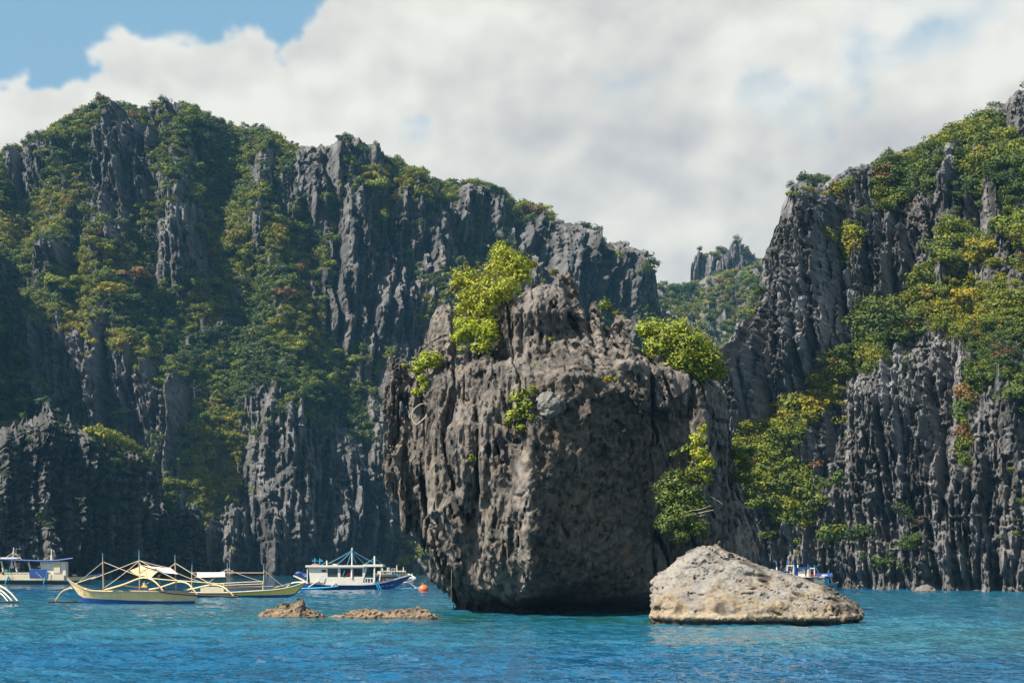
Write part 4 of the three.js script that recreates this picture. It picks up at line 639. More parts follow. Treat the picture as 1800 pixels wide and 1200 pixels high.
{ // dry branches sticking out of the hanging bush; a looped root and a dangling root on the left face
  const o = thing('dead_branch', ...at(1186, 916, 80.8).toArray()), L = (px, py, d) => at(px, py, d).sub(o.position);
  put('twigs', mergeGeometries([curveTube([L(1188, 912, 80.6), L(1200, 908, 80.1), L(1222, 903, 79.9), L(1254, 896, 79.9)], 0.035, 0.012), curveTube([L(1200, 908, 80.1), L(1212, 898, 80), L(1232, 895, 80), L(1250, 888, 80)], 0.022, 0.008), curveTube([L(1190, 913, 80.4), L(1192, 903, 80.2), L(1191, 899, 80.2)], 0.022, 0.01), curveTube([L(1216, 905, 80), L(1230, 907, 79.9), L(1240, 904, 79.8)], 0.016, 0.007), curveTube([L(1168, 926, 80.6), L(1186, 923, 80.2), L(1202, 923, 80.1)], 0.025, 0.01), curveTube([L(1248, 872, 80.8), L(1262, 880, 80.6), L(1271, 886, 80.5)], 0.02, 0.008)]), paleBark, o);
  tag(o, 'bare pale branches sticking out of the hanging bush on the islet', 'branch');
  const r = put('root', curveTube([at(750, 709, 84.4), at(738, 711, 84.1), at(726, 722, 84), at(724, 735, 84), at(731, 746, 83.9), at(741, 739, 83.9), at(750, 730, 83.8)], 0.035, 0.025, 24), paleBark); tag(r, 'looped bare root on the upper left face of the islet', 'root');
  const q = put('root', curveTube([at(794, 1000, 83.6), at(793.5, 1020, 83.5), at(793, 1054, 83.4)], 0.022, 0.018, 8), barkMat); tag(q, 'thin root dangling from the overhang at the left foot of the islet', 'root');
}
// ------------------------------------------------------------------ boats
const worn = TEX(256, (u, v) => { const a = loop(u, v, 5, 1) * 0.5 + loop(u, v, 14, 2) * 0.35 + loop(u, v, 40, 3) * 0.25, s = loop(u, v * 0.25, 22, 6); const w = 0.95 + 0.08 * a - 0.12 * clamp(s * 2 - 0.4); return [w, w * 0.985, w * 0.95]; }, true);
const coat = (r, g, b, rough = 0.55, w = true) => { r *= 0.85; g *= 0.85; b *= 0.85; const m = new THREE.MeshStandardMaterial({ color: new THREE.Color(r, g, b), roughness: rough, side: THREE.DoubleSide }); if (w) m.map = worn; return m; };
const C = {
  yellow: coat(0.95, 0.77, 0.40), brightYellow: coat(0.98, 0.74, 0.14), navy: coat(0.012, 0.10, 0.42), royal: coat(0.01, 0.075, 0.36), azure: coat(0.01, 0.33, 0.66), white: coat(0.86, 0.84, 0.80), cream: coat(0.80, 0.73, 0.58), bamboo: coat(0.74, 0.58, 0.32), paleBamboo: coat(0.66, 0.56, 0.42), pink: coat(0.62, 0.40, 0.27),
  tarred: coat(0.035, 0.028, 0.022, 0.8), wood: coat(0.20, 0.13, 0.08, 0.8), greyGreen: coat(0.10, 0.14, 0.13), cloth: coat(0.84, 0.82, 0.78, 0.9), sail: coat(0.58, 0.47, 0.28, 0.9), rope: coat(0.60, 0.52, 0.40, 0.9, false), blueRope: coat(0.10, 0.38, 0.55, 0.9, false), red: coat(0.55, 0.025, 0.03), orange: coat(0.85, 0.16, 0.025, 0.5), green: coat(0.02, 0.32, 0.10), dark: coat(0.02, 0.025, 0.03, 0.6), skyTip: coat(0.16, 0.42, 0.62), ink: coat(0.03, 0.05, 0.06, 0.8, false), grey: coat(0.35, 0.36, 0.36), pane: coat(0.03, 0.05, 0.06, 0.2, false), inside: coat(0.16, 0.15, 0.14, 0.9),
};
const letterMat = coat(0.22, 0.36, 0.42, 0.7), letterPale = coat(0.45, 0.5, 0.55, 0.7);
// A frame at a boat: L(px, py, dz) is a point dz metres nearer than the boat's mid plane, in the boat's own axes.
function berth(name, px, depth, label, group) {
  const o = thing(name, wx(px, depth), 0, -depth); tag(o, label, 'boat', group);
  const L = (x, y, dz = 0) => at(x, y, depth - dz).sub(o.position);
  const list = (pts) => pts.map((p) => L(...p));
  const pole = (n, m, pts, r0, r1 = r0, parent = o) => put(n, curveTube(list(pts), r0, r1, pts.length > 2 ? 14 : 2, 7), m, parent);
  const ropes = (n, m, rows, r = 0.02, parent = o) => rows.map((p) => { const a = list(p); if (a.length === 2) { const mid = a[0].clone().lerp(a[1], 0.5); mid.y -= a[0].distanceTo(a[1]) * 0.02; a.splice(1, 0, mid); } return put(n, curveTube(a, r, r, 5, 5), m, parent); });
  const slab = (n, m, x0, y0, x1, y1, z0, z1, parent = o, r = 0.02) => { const a = L(x0, y1, (z0 + z1) / 2), b = L(x1, y0, (z0 + z1) / 2), g = new RoundedBoxGeometry(abs(b.x - a.x), abs(b.y - a.y), abs(z1 - z0), 2, min(r, abs(b.x - a.x) * 0.4, abs(b.y - a.y) * 0.4, abs(z1 - z0) * 0.4)); g.translate((a.x + b.x) / 2, (a.y + b.y) / 2, (z0 + z1) / 2); return put(n, g, m, parent); };
  return { o, L, pole, ropes, slab, list };
}
const flat = (g) => { const n = g.toNonIndexed(); n.computeVertexNormals(); return n; };
function strip(rowsA, rowsB) {                             // a ruled band between two rows of points
  const pos = [], uv = [], idx = [], n = rowsA.length; let s = 0;
  rowsA.forEach((a, i) => { const b = rowsB[i]; if (i) s += a.distanceTo(rowsA[i - 1]); pos.push(a.x, a.y, a.z, b.x, b.y, b.z); uv.push(s / 2, a.y / 2, s / 2, b.y / 2); if (i) { const k = i * 2; idx.push(k - 2, k - 1, k, k, k - 1, k + 1); } });
  const g = new THREE.BufferGeometry(); g.setAttribute('position', new THREE.Float32BufferAttribute(pos, 3)); g.setAttribute('uv', new THREE.Float32BufferAttribute(uv, 2)); g.setIndex(idx); g.computeVertexNormals(); return g;
}
// hull stations from end to end: [px, row of the rail, row of the paint line, row of the keel, half beam at the rail, at the paint line]
function hull(b, st, top, bottom, deck, railMat, names = ['hull', 'hull_bottom', 'deck', 'gunwale']) {
  const P3 = (s, k, side, h) => b.L(s[0], s[k], 0).setZ(side * h);
  const fine = []; for (let i = 0; i + 1 < st.length; i++) for (let t = 0; t < 4; t++) fine.push(st[i].map((v, k) => mix(v, st[i + 1][k], t / 4))); fine.push(st[st.length - 1]);
  const row = (k, side, hk, f = 1) => fine.map((s) => P3(s, k, side, s[hk] * f));
  const cap = (i) => { const s = fine[i]; return strip([P3(s, 1, 1, s[4]), P3(s, 2, 1, s[5]), P3(s, 3, 1, s[5] * 0.45)], [P3(s, 1, -1, s[4]), P3(s, 2, -1, s[5]), P3(s, 3, -1, s[5] * 0.45)]); };
  const caps = [cap(0), cap(fine.length - 1)];
  put(names[0], mergeGeometries([strip(row(1, 1, 4), row(2, 1, 5)), strip(row(1, -1, 4), row(2, -1, 5)), ...caps]), top, b.o);
  if (bottom) put(names[1], mergeGeometries([strip(row(2, 1, 5), fine.map((s) => P3(s, 3, 1, s[5] * 0.45))), strip(row(2, -1, 5), fine.map((s) => P3(s, 3, -1, s[5] * 0.45))), strip(fine.map((s) => P3(s, 3, 1, s[5] * 0.45)), fine.map((s) => P3(s, 3, -1, s[5] * 0.45)))]), bottom, b.o);
  if (deck) put(names[2], strip(fine.map((s) => P3(s, 1, 1, s[4] * 0.97).add(new THREE.Vector3(0, -0.12, 0))), fine.map((s) => P3(s, 1, -1, s[4] * 0.97).add(new THREE.Vector3(0, -0.12, 0)))), deck, b.o);
  if (railMat) put(names[3], mergeGeometries([1, -1].map((q) => curveTube(row(1, q, 4), 0.035, 0.035, 40, 6))), railMat, b.o);
}
const cloth = (b, A, B2, C2, D2, sag, n = 10) => {           // a hanging sheet between four corners
  const pos = [], idx = [], uv = [], [a, c, d, e] = [A, B2, C2, D2].map((p) => b.L(...p));
  for (let i = 0; i <= n; i++) for (let j = 0; j <= n; j++) { const u = i / n, v = j / n, p = a.clone().lerp(c, u).lerp(d.clone().lerp(e, u), v); p.y -= sag * (4 * u * (1 - u) * (0.6 + 0.4 * sin(v * PI)) + 0.15 * sin(u * 9 + v * 5)); pos.push(p.x, p.y, p.z); uv.push(u, v); if (i && j) { const k = i * (n + 1) + j; idx.push(k - n - 2, k - n - 1, k - 1, k - 1, k - n - 1, k); } }
  const g = new THREE.BufferGeometry(); g.setAttribute('position', new THREE.Float32BufferAttribute(pos, 3)); g.setAttribute('uv', new THREE.Float32BufferAttribute(uv, 2)); g.setIndex(idx); g.computeVertexNormals(); return g;
};

{ // ---- near yellow outrigger boat
  const b = berth('outrigger_boat', 240, 104, 'yellow outrigger boat with blue bottom and beige awning, the nearer of the two yellow boats'), { pole, ropes, slab, o, L } = b;
  hull(b, [[117, 1016, 1017.5, 1019, 0.03, 0.03], [127, 1024, 1030, 1034, 0.1, 0.06], [138, 1030, 1045, 1049, 0.2, 0.1], [147, 1034, 1050, 1062, 0.3, 0.15], [160, 1038, 1051.4, 1064, 0.42, 0.24], [192, 1039, 1053, 1065, 0.55, 0.34], [240, 1038.6, 1055, 1065.5, 0.62, 0.42], [282, 1039.5, 1056, 1065.5, 0.58, 0.4], [320, 1042, 1056, 1065, 0.5, 0.34], [343.5, 1045, 1055.6, 1063, 0.42, 0.28]], C.yellow, C.navy, C.wood, C.bamboo);
  slab('wash_strake', C.greyGreen, 197, 1036.6, 283, 1038.4, 0.55, 0.62);
  { const c = document.createElement('canvas'); c.width = c.height = 128; const x = c.getContext('2d'); x.clearRect(0, 0, 128, 128); x.strokeStyle = x.fillStyle = '#20302c'; x.lineWidth = 7; x.beginPath(); x.arc(64, 64, 52, 0, 7); x.stroke(); x.lineWidth = 5; x.beginPath(); x.arc(64, 48, 17, 0, 7); x.stroke(); x.beginPath(); x.moveTo(34, 84); x.lineTo(94, 84); x.moveTo(42, 98); x.lineTo(86, 98); x.moveTo(64, 66); x.lineTo(64, 96); x.stroke(); x.fillRect(48, 86, 12, 16); x.fillRect(70, 86, 12, 16);
    const t = new THREE.CanvasTexture(c); t.colorSpace = THREE.SRGBColorSpace; const m = new THREE.MeshStandardMaterial({ map: t, alphaTest: 0.5, roughness: 0.7, side: THREE.DoubleSide });
    const e = put('emblem', new THREE.CircleGeometry(0.16, 20), m, o); e.position.copy(L(150.5, 1043.5, 0)).setZ(0.36); e.rotation.set(0.18, -0.45, 0); }
  { const gs = []; for (const [x0, x1, y] of [[171, 174, 1045.6], [175, 176.5, 1045.8], [177.2, 182, 1046], [183, 187, 1046.2], [188.5, 193, 1046.2], [201, 204, 1045.6], [205.5, 207.5, 1045.8]]) { const a = L(x0, y, 0), c = L(x1, y + 1.6, 0); const g = new THREE.BoxGeometry(c.x - a.x, a.y - c.y, 0.01); g.translate((a.x + c.x) / 2, (a.y + c.y) / 2, 0.545); gs.push(g); } gs.forEach((g) => put('lettering', g, letterMat, o)); }
  for (const [x, y0, x2, y1, c] of [[179.6, 971.5, 181.4, 1036, 986], [243.6, 966.5, 245, 1040, 985], [307, 974.5, 308.6, 1041, 989]]) { const m = pole('mast', C.pink, [[x2, y1, 0], [x + (x2 - x) * (c - y0) / (y1 - y0), c, 0]], 0.055, 0.045); pole('mast_tip', C.skyTip, [[x + (x2 - x) * (c - y0) / (y1 - y0), c + 0.3, 0], [x, y0, 0]], 0.042, 0.022, m); }
  pole('outrigger_arm', C.bamboo, [[152, 1036, 0], [133, 1034.5, -1], [120, 1034.6, -2], [108, 1040, -2.5], [101, 1049, -2.6], [97, 1056, -2.6]], 0.07, 0.05);
  pole('outrigger_arm', C.bamboo, [[184, 1037, 0], [215, 1028, 0.8], [250, 1015.5, 1.7], [266, 1018.5, 2.2], [277, 1027, 2.5], [287, 1039.5, 2.6]], 0.08, 0.055);
  pole('outrigger_arm', C.bamboo, [[262, 1036.5, 0.2], [281, 1032.5, 0.8], [315, 1022.5, 1.8], [330, 1026, 2.2], [337, 1033, 2.5], [346, 1044.5, 2.6]], 0.075, 0.05);
  pole('outrigger_arm', C.bamboo, [[322, 1038, 0.2], [340, 1034.5, 0.8], [374, 1028, 1.8], [391, 1031, 2.2], [399, 1037, 2.5], [410, 1047, 2.6]], 0.075, 0.05);
  pole('outrigger_float', C.tarred, [[84, 1057, -2.6], [120, 1057.4, -2.6], [190, 1057.6, -2.6], [260, 1057, -2.6]], 0.07, 0.07);
  pole('outrigger_float', C.tarred, [[281, 1039, 2.6], [300, 1042, 2.62], [345, 1045.6, 2.62], [418, 1049, 2.6]], 0.085, 0.075);
  pole('outrigger_float', C.tarred, [[300, 1040, 2.4], [345, 1042.6, 2.4], [416, 1045, 2.4]], 0.06, 0.05);
  pole('side_pole', C.bamboo, [[250, 1014.5, 1.6], [285, 1018.5, 1.7], [320, 1021, 1.75], [392, 1026.5, 1.8]], 0.045, 0.04);
  pole('side_pole', C.bamboo, [[120, 1033.5, -1.8], [132, 1026, -1.7], [168, 1013.5, -1.6]], 0.04, 0.03);
  pole('spar', C.tarred, [[272, 999, 0.8], [311, 1020, 0.9]], 0.045, 0.035);
  pole('rail', C.wood, [[202, 1031, -0.5], [215, 1029.5, -0.6], [240, 1032.5, -0.62], [282, 1033.6, -0.6], [340, 1038, -0.5]], 0.05, 0.05);
  ropes('rope', C.rope, [[[180.6, 987.5, 0], [152, 1011, -1], [126, 1032, -2]], [[181, 987.5, 0], [229, 1006.8, 0.8], [250, 1014.5, 1.7]], [[244, 985, 0], [200, 1002.5, -0.6], [160, 1018, -1.2]], [[244, 986, 0], [183.5, 1032.5, 0]], [[244.5, 985, 0], [280, 1004, 1], [315, 1022, 1.8]], [[244.5, 985, 0], [297, 998, -0.4]], [[245, 990, 0], [255, 1013.5, 1.6]], [[307.5, 989.5, 0], [287, 1006, 0.2], [257.5, 1026, 0.3]], [[308, 990, 0], [347.5, 1014, 1], [374, 1028, 1.8]], [[308, 1006, 0.3], [357, 1024, 0.8]], [[278, 1010, 0.6], [281, 1026, 0.4]]], 0.022);
  put('awning', cloth(b, [248, 992.5, -0.9], [298, 997.6, -0.9], [279, 1003, 0.9], [312, 1008.4, 0.9], 0.10), C.cloth, o);
  put('awning_flap', cloth(b, [248, 993, -0.9], [279, 1003.2, 0.9], [227, 1003.4, -0.5], [265, 1014.4, 1.1], 0.16), C.sail, o);
  const j = put('jug', new THREE.LatheGeometry([[0, 0], [0.13, 0.01], [0.15, 0.1], [0.14, 0.28], [0.06, 0.38], [0.05, 0.44], [0, 0.45]].map((p) => new THREE.Vector2(...p)), 14), C.cream, o); j.position.copy(L(253, 1032, -0.2));
  slab('blue_box', C.royal, 254, 1033.6, 266, 1037.6, -0.3, 0.2); slab('yellow_crate', C.brightYellow, 249, 1029.5, 259, 1032.5, -0.35, 0.0);
}
{ // ---- far yellow outrigger boat
  const b = berth('outrigger_boat', 440, 121, 'bright yellow outrigger boat with blue bottom and rolled white awning, moored behind the nearer one'), { pole, ropes, slab, o, L } = b;
  hull(b, [[330, 1041, 1046, 1052, 0.3, 0.2], [360, 1041.5, 1046.5, 1053, 0.5, 0.34], [400, 1041.2, 1046.2, 1053.5, 0.6, 0.4], [440, 1039, 1046, 1053.5, 0.6, 0.4], [477, 1036.8, 1045.4, 1053, 0.5, 0.34], [500, 1034, 1045, 1052, 0.4, 0.24], [517, 1030, 1043.6, 1046, 0.25, 0.12], [528, 1026, 1033, 1035, 0.14, 0.06], [537, 1022.6, 1024, 1025, 0.03, 0.02]], C.brightYellow, C.navy, C.wood, C.cream);
  slab('side_panel', C.cream, 352, 1031.4, 394, 1040.6, 0.35, 0.43);
  for (const [x, y0, y1] of [[337, 991, 1040], [399.2, 988.5, 1040], [463.6, 990, 1038]]) { const m = pole('mast', C.paleBamboo, [[x - 0.6, y1, 0], [x - 0.1, y0 + 12, 0]], 0.05, 0.042); pole('mast_tip', C.skyTip, [[x - 0.1, y0 + 12.3, 0], [x, y0, 0]], 0.04, 0.025, m); }
  pole('boom', C.pink, [[337, 1006.6, 0.05], [464, 1006.8, 0.05]], 0.035, 0.035);
  put('rolled_awning', cloth(b, [345.5, 1005.4, 0.1], [394.6, 1005.2, 0.1], [346, 1014.6, 0.3], [395, 1013.4, 0.3], 0.03), C.cloth, o);
  pole('awning_spar', C.pink, [[340, 1015, 0.3], [397, 1013.6, 0.3]], 0.03, 0.03);
  pole('rail', C.paleBamboo, [[380, 1026, 0.5], [420, 1023.6, 0.5], [461.5, 1022, 0.5]], 0.04, 0.04); pole('rail', C.bamboo, [[392, 1028.6, 0.55], [462, 1026, 0.55]], 0.035, 0.035); pole('rail', C.pink, [[392, 1031.6, -0.4], [494, 1030, -0.4]], 0.035, 0.03);
  for (const [x, y0, y1] of [[392.5, 1025, 1041], [462, 1021.5, 1037.5]]) slab('stanchion', C.paleBamboo, x - 1.2, y0, x + 1.2, y1, 0.42, 0.55);
  slab('bench', C.wood, 402, 1032.6, 460, 1035, -0.35, 0.3);
  pole('outrigger_arm', C.paleBamboo, [[478, 1035, -0.3], [500, 1028.4, -1.6], [511, 1025.6, -2.2], [503, 1032, -2.6]], 0.06, 0.05);
  pole('outrigger_float', C.tarred, [[470, 1040, -2.6], [503, 1036, -2.6], [516, 1035, -2.6]], 0.06, 0.06);
  ropes('rope', C.rope, [[[399, 1000, 0], [456, 1021, 0.4]], [[399, 1000, 0], [386, 1006, 0.1]], [[399, 1000, 0], [362, 1026, 0.4]], [[463, 1002, 0], [500, 1032, 0.2]], [[397, 1013, 0.2], [399.5, 1024, 0.1]]], 0.018);
}
{ // ---- white cabin boat with blue hull
  const b = berth('cabin_boat', 620, 160, 'white cabin boat with blue hull and blue outrigger floats, moored left of the orange buoy'), { pole, ropes, slab, o, L } = b;
  hull(b, [[533, 1025.6, 1030, 1037, 0.5, 0.5], [545, 1027, 1031, 1038, 0.9, 0.8], [580, 1028, 1032, 1038.5, 1.2, 1.0], [640, 1028, 1032, 1038.5, 1.2, 1.0], [662, 1026.8, 1031, 1038.5, 1.05, 0.85], [680, 1023.2, 1028, 1037.5, 0.75, 0.55], [696, 1019, 1025, 1031.5, 0.5, 0.3], [708, 1015, 1020.5, 1024, 0.28, 0.15], [720, 1010.8, 1013, 1014.6, 0.1, 0.05]], C.royal, C.navy, C.inside, null);
  hull(b, [[516, 1010.5, 1012, 1013.5, 0.4, 0.4], [530, 1017, 1019, 1021, 0.6, 0.6], [541, 1022.6, 1025.4, 1026, 0.85, 0.85], [580, 1023.6, 1028, 1028.6, 1.22, 1.22], [640, 1023.6, 1028, 1028.6, 1.22, 1.22], [662, 1023, 1026.8, 1027.4, 1.08, 1.08], [680, 1020, 1023.2, 1023.8, 0.78, 0.78], [696, 1016.2, 1019, 1019.6, 0.52, 0.52], [708, 1012.6, 1015, 1015.6, 0.3, 0.3], [726, 1008, 1009.6, 1010.2, 0.1, 0.1]], C.white, null, C.white, null, ['sheer_band', '', 'foredeck', '']);
  // cabin: side walls with window openings
  const wall = (n, z) => { const s = new THREE.Shape([[541.7, 996.6], [641, 996.6], [638, 1024.5], [545, 1024.5]].map(([x, y]) => { const p = L(x, y, z); return new THREE.Vector2(p.x, p.y); })); for (const [x0, x1, y0, y1] of [[575.5, 593.5, 999, 1014], [598, 616, 998.8, 1014], [620.5, 637, 998.6, 1013.4], [565, 573, 1001, 1005.4]]) s.holes.push(new THREE.Path([[x0, y0], [x0, y1], [x1, y1], [x1, y0]].map(([x, y]) => { const p = L(x, y, z); return new THREE.Vector2(p.x, p.y); }))); const g = new THREE.ExtrudeGeometry(s, { depth: 0.06, bevelEnabled: false }); g.translate(0, 0, z - 0.03); return put(n, g, C.white, o); };
  const w1 = wall('cabin_wall', 1.15); wall('cabin_wall', -1.15);
  slab('louvre', C.pane, 565, 1001, 573, 1005.4, 1.10, 1.13, w1); slab('window_pane', C.pane, 575.5, 999, 593.5, 1014, 1.11, 1.125, w1);
  slab('cabin_end', C.white, 541.6, 997, 543.2, 1024, -1.12, 1.12); slab('cabin_partition', C.inside, 594, 999, 595.5, 1024, -1.1, 1.1); slab('cabin_floor', C.inside, 545, 1022.6, 660, 1024, -1.1, 1.1);
  slab('roof', C.white, 539.5, 993.4, 643, 996.8, -1.4, 1.4); slab('canopy', C.white, 640, 992, 674.6, 996, -1.35, 1.35);
  for (const z of [1.1, -1.1]) { pole('canopy_post', C.white, [[644, 995.5, z], [639.2, 1016, z]], 0.09, 0.09); pole('canopy_post', C.white, [[670.4, 995.5, z], [667.2, 1020.5, z]], 0.07, 0.07); }
  pole('mast', C.white, [[618.4, 1016, 1.2], [618.8, 962.4, 1.2]], 0.1, 0.08); pole('mast', C.white, [[658.2, 1024, 1.2], [658.3, 977, 1.2]], 0.1, 0.1); pole('mast', C.white, [[574.2, 995, 0], [574.2, 985, 0]], 0.08, 0.07); pole('mast_cap', C.azure, [[618.8, 970.5, 1.2], [618.8, 967.5, 1.2]], 0.12, 0.12);
  const rail = slab('railing', C.white, 640.5, 1015.4, 660, 1017, 1.08, 1.15); for (const x of [641.4, 646, 651, 656]) slab('baluster', C.white, x - 0.7, 1016.6, x + 0.7, 1025.4, 1.08, 1.14, rail);
  slab('bench', C.brightYellow, 642, 1023.6, 656, 1025.6, 0.7, 1.04); slab('helm_locker', C.royal, 660.5, 1014.5, 665, 1023, -0.4, 0.3);
  const lad = new THREE.Group(); lad.name = 'ladder'; o.add(lad); pole('ladder_side', C.azure, [[657.6, 1021.5, 1.25], [667, 1038, 1.5]], 0.05, 0.05, lad); pole('ladder_side', C.azure, [[663, 1021.8, 1.25], [671.2, 1038, 1.5]], 0.05, 0.05, lad); for (const t of [0.15, 0.4, 0.65, 0.88]) pole('rung', C.azure, [[mix(657.6, 667, t), mix(1021.5, 1038, t), mix(1.25, 1.5, t)], [mix(663, 671.2, t), mix(1021.8, 1038, t), mix(1.25, 1.5, t)]], 0.035, 0.035, lad);
  ropes('rope', C.blueRope, [[[618, 967.5, 1.2], [577, 990, 0.2]], [[618, 968.5, 1.2], [593, 991.6, 0.6]], [[618, 970, 1.2], [602, 1012, 1.25]], [[619.5, 968, 1.2], [657.5, 989, 1.2]], [[619.5, 969, 1.2], [641, 991.5, 0.4]], [[619, 970, 1.2], [625.5, 990, 0]], [[657.5, 981, 1.2], [640, 992, 0.6]], [[659.5, 981.5, 1.2], [682, 999.5, 0.3], [703, 1013.4, 0.1]], [[574, 987, 0], [565, 992.4, 0.2]], [[569, 1011, 1.3], [559, 1019.6, 1.4]]], 0.026);
  for (const [x, h] of [[553, 979], [561.6, 980]]) { const p = pole('blue_marker', C.azure, [[x, 993, 0], [x, 985, 0]], 0.07, 0.07); const s = [[x - 1.6, 987], [x - 0.4, h], [x + 1.8, 983.6], [x + 1.2, 987.4]].map((q) => { const v = L(...q, 0); return new THREE.Vector2(v.x, v.y); }); const g = new THREE.ExtrudeGeometry(new THREE.Shape(s), { depth: 0.05, bevelEnabled: false }); put('blade', g, C.azure, p); const s2 = [[x + (x < 557 ? -4.6 : 2.4), 987], [x + (x < 557 ? -4.4 : 2.8), 982], [x + (x < 557 ? -2.6 : 5.8), 986]].map((q) => { const v = L(...q, 0); return new THREE.Vector2(v.x, v.y); }); put('blade', new THREE.ExtrudeGeometry(new THREE.Shape(s2), { depth: 0.04, bevelEnabled: false }), C.azure, p); }
  pole('marker_bar', C.azure, [[550, 986, 0.03], [566, 986, 0.03]], 0.02, 0.02);
  slab('life_vest', C.orange, 548.6, 991, 560, 993.5, -0.3, 0.5, o, 0.06); slab('roof_box', C.cream, 585, 991, 592.5, 993.5, -0.2, 0.2);
  put('life_jacket', mergeGeometries([[612, 1011.4, 0.36], [619.5, 1011.2, 0.34], [616, 1012, 0.3]].map(([x, y, r]) => { const g = new THREE.SphereGeometry(r, 12, 8); g.scale(0.9, 0.8, 0.6); const p = L(x, y, 0.8); g.translate(p.x, p.y, p.z); return g; })), C.red, o);
  { const r = put('life_ring', new THREE.TorusGeometry(0.24, 0.075, 8, 20), C.red, o); r.position.copy(L(673, 1019.4, 0.7)); r.rotation.y = 0.5; }
  slab('cool_box', C.wood, 668.5, 1016, 672, 1021.5, -0.4, 0.3); slab('cool_box', C.cream, 676, 1017, 682, 1021, -0.3, 0.3);
  { const gs = []; seed(5); for (let i = 0; i < 6; i++) { const g = new THREE.IcosahedronGeometry(rr(0.22, 0.4), 1); g.scale(1.3, 0.7, 1); const p = L(525 + i * 3, 1008 + i * 1.1, rr(-0.2, 0.3)); g.translate(p.x, p.y, p.z); gs.push(g); } put('blue_tarpaulin', mergeGeometries(gs), C.royal, o); }
  pole('outrigger_float', C.azure, [[528, 1034.6, 2.6], [545, 1034.2, 2.6], [578, 1032.2, 2.6], [594, 1030.2, 2.6]], 0.12, 0.07);
  pole('outrigger_float', C.azure, [[640, 1035.8, -2.4], [692, 1036, -2.4], [736, 1033.4, -2.4]], 0.12, 0.1);
  pole('outrigger_arm', C.white, [[560, 1021.5, 1.2], [552, 1025.6, 2], [541, 1032.4, 2.6]], 0.09, 0.08); pole('outrigger_arm', C.white, [[590, 1025, 1.2], [586, 1027, 2.2], [582, 1031, 2.6]], 0.07, 0.06);
  pole('outrigger_arm', C.white, [[695, 1023, -0.3], [706, 1025, -1.2], [716, 1023.6, -2], [723, 1027.4, -2.3], [732, 1033.6, -2.4]], 0.13, 0.07);
  pole('outrigger_arm', C.white, [[545, 1024, -0.8], [524, 1023.4, -1.8], [513, 1025, -2.3], [503, 1032, -2.5]], 0.09, 0.08);
  { const gs = []; for (const [x0, x1, y] of [[671, 676, 1029.4], [678.5, 683, 1028.6], [686, 692, 1027.2]]) { const a = L(x0, y, 0), c = L(x1, y + 1.1, 0), g = new THREE.BoxGeometry(c.x - a.x, a.y - c.y, 0.012); g.rotateZ(0.1); g.rotateY(0.25); g.translate((a.x + c.x) / 2, (a.y + c.y) / 2, mix(0.78, 0.52, (x0 - 671) / 15)); gs.push(g); } gs.forEach((g) => put('lettering', g, letterPale, o)); }
}
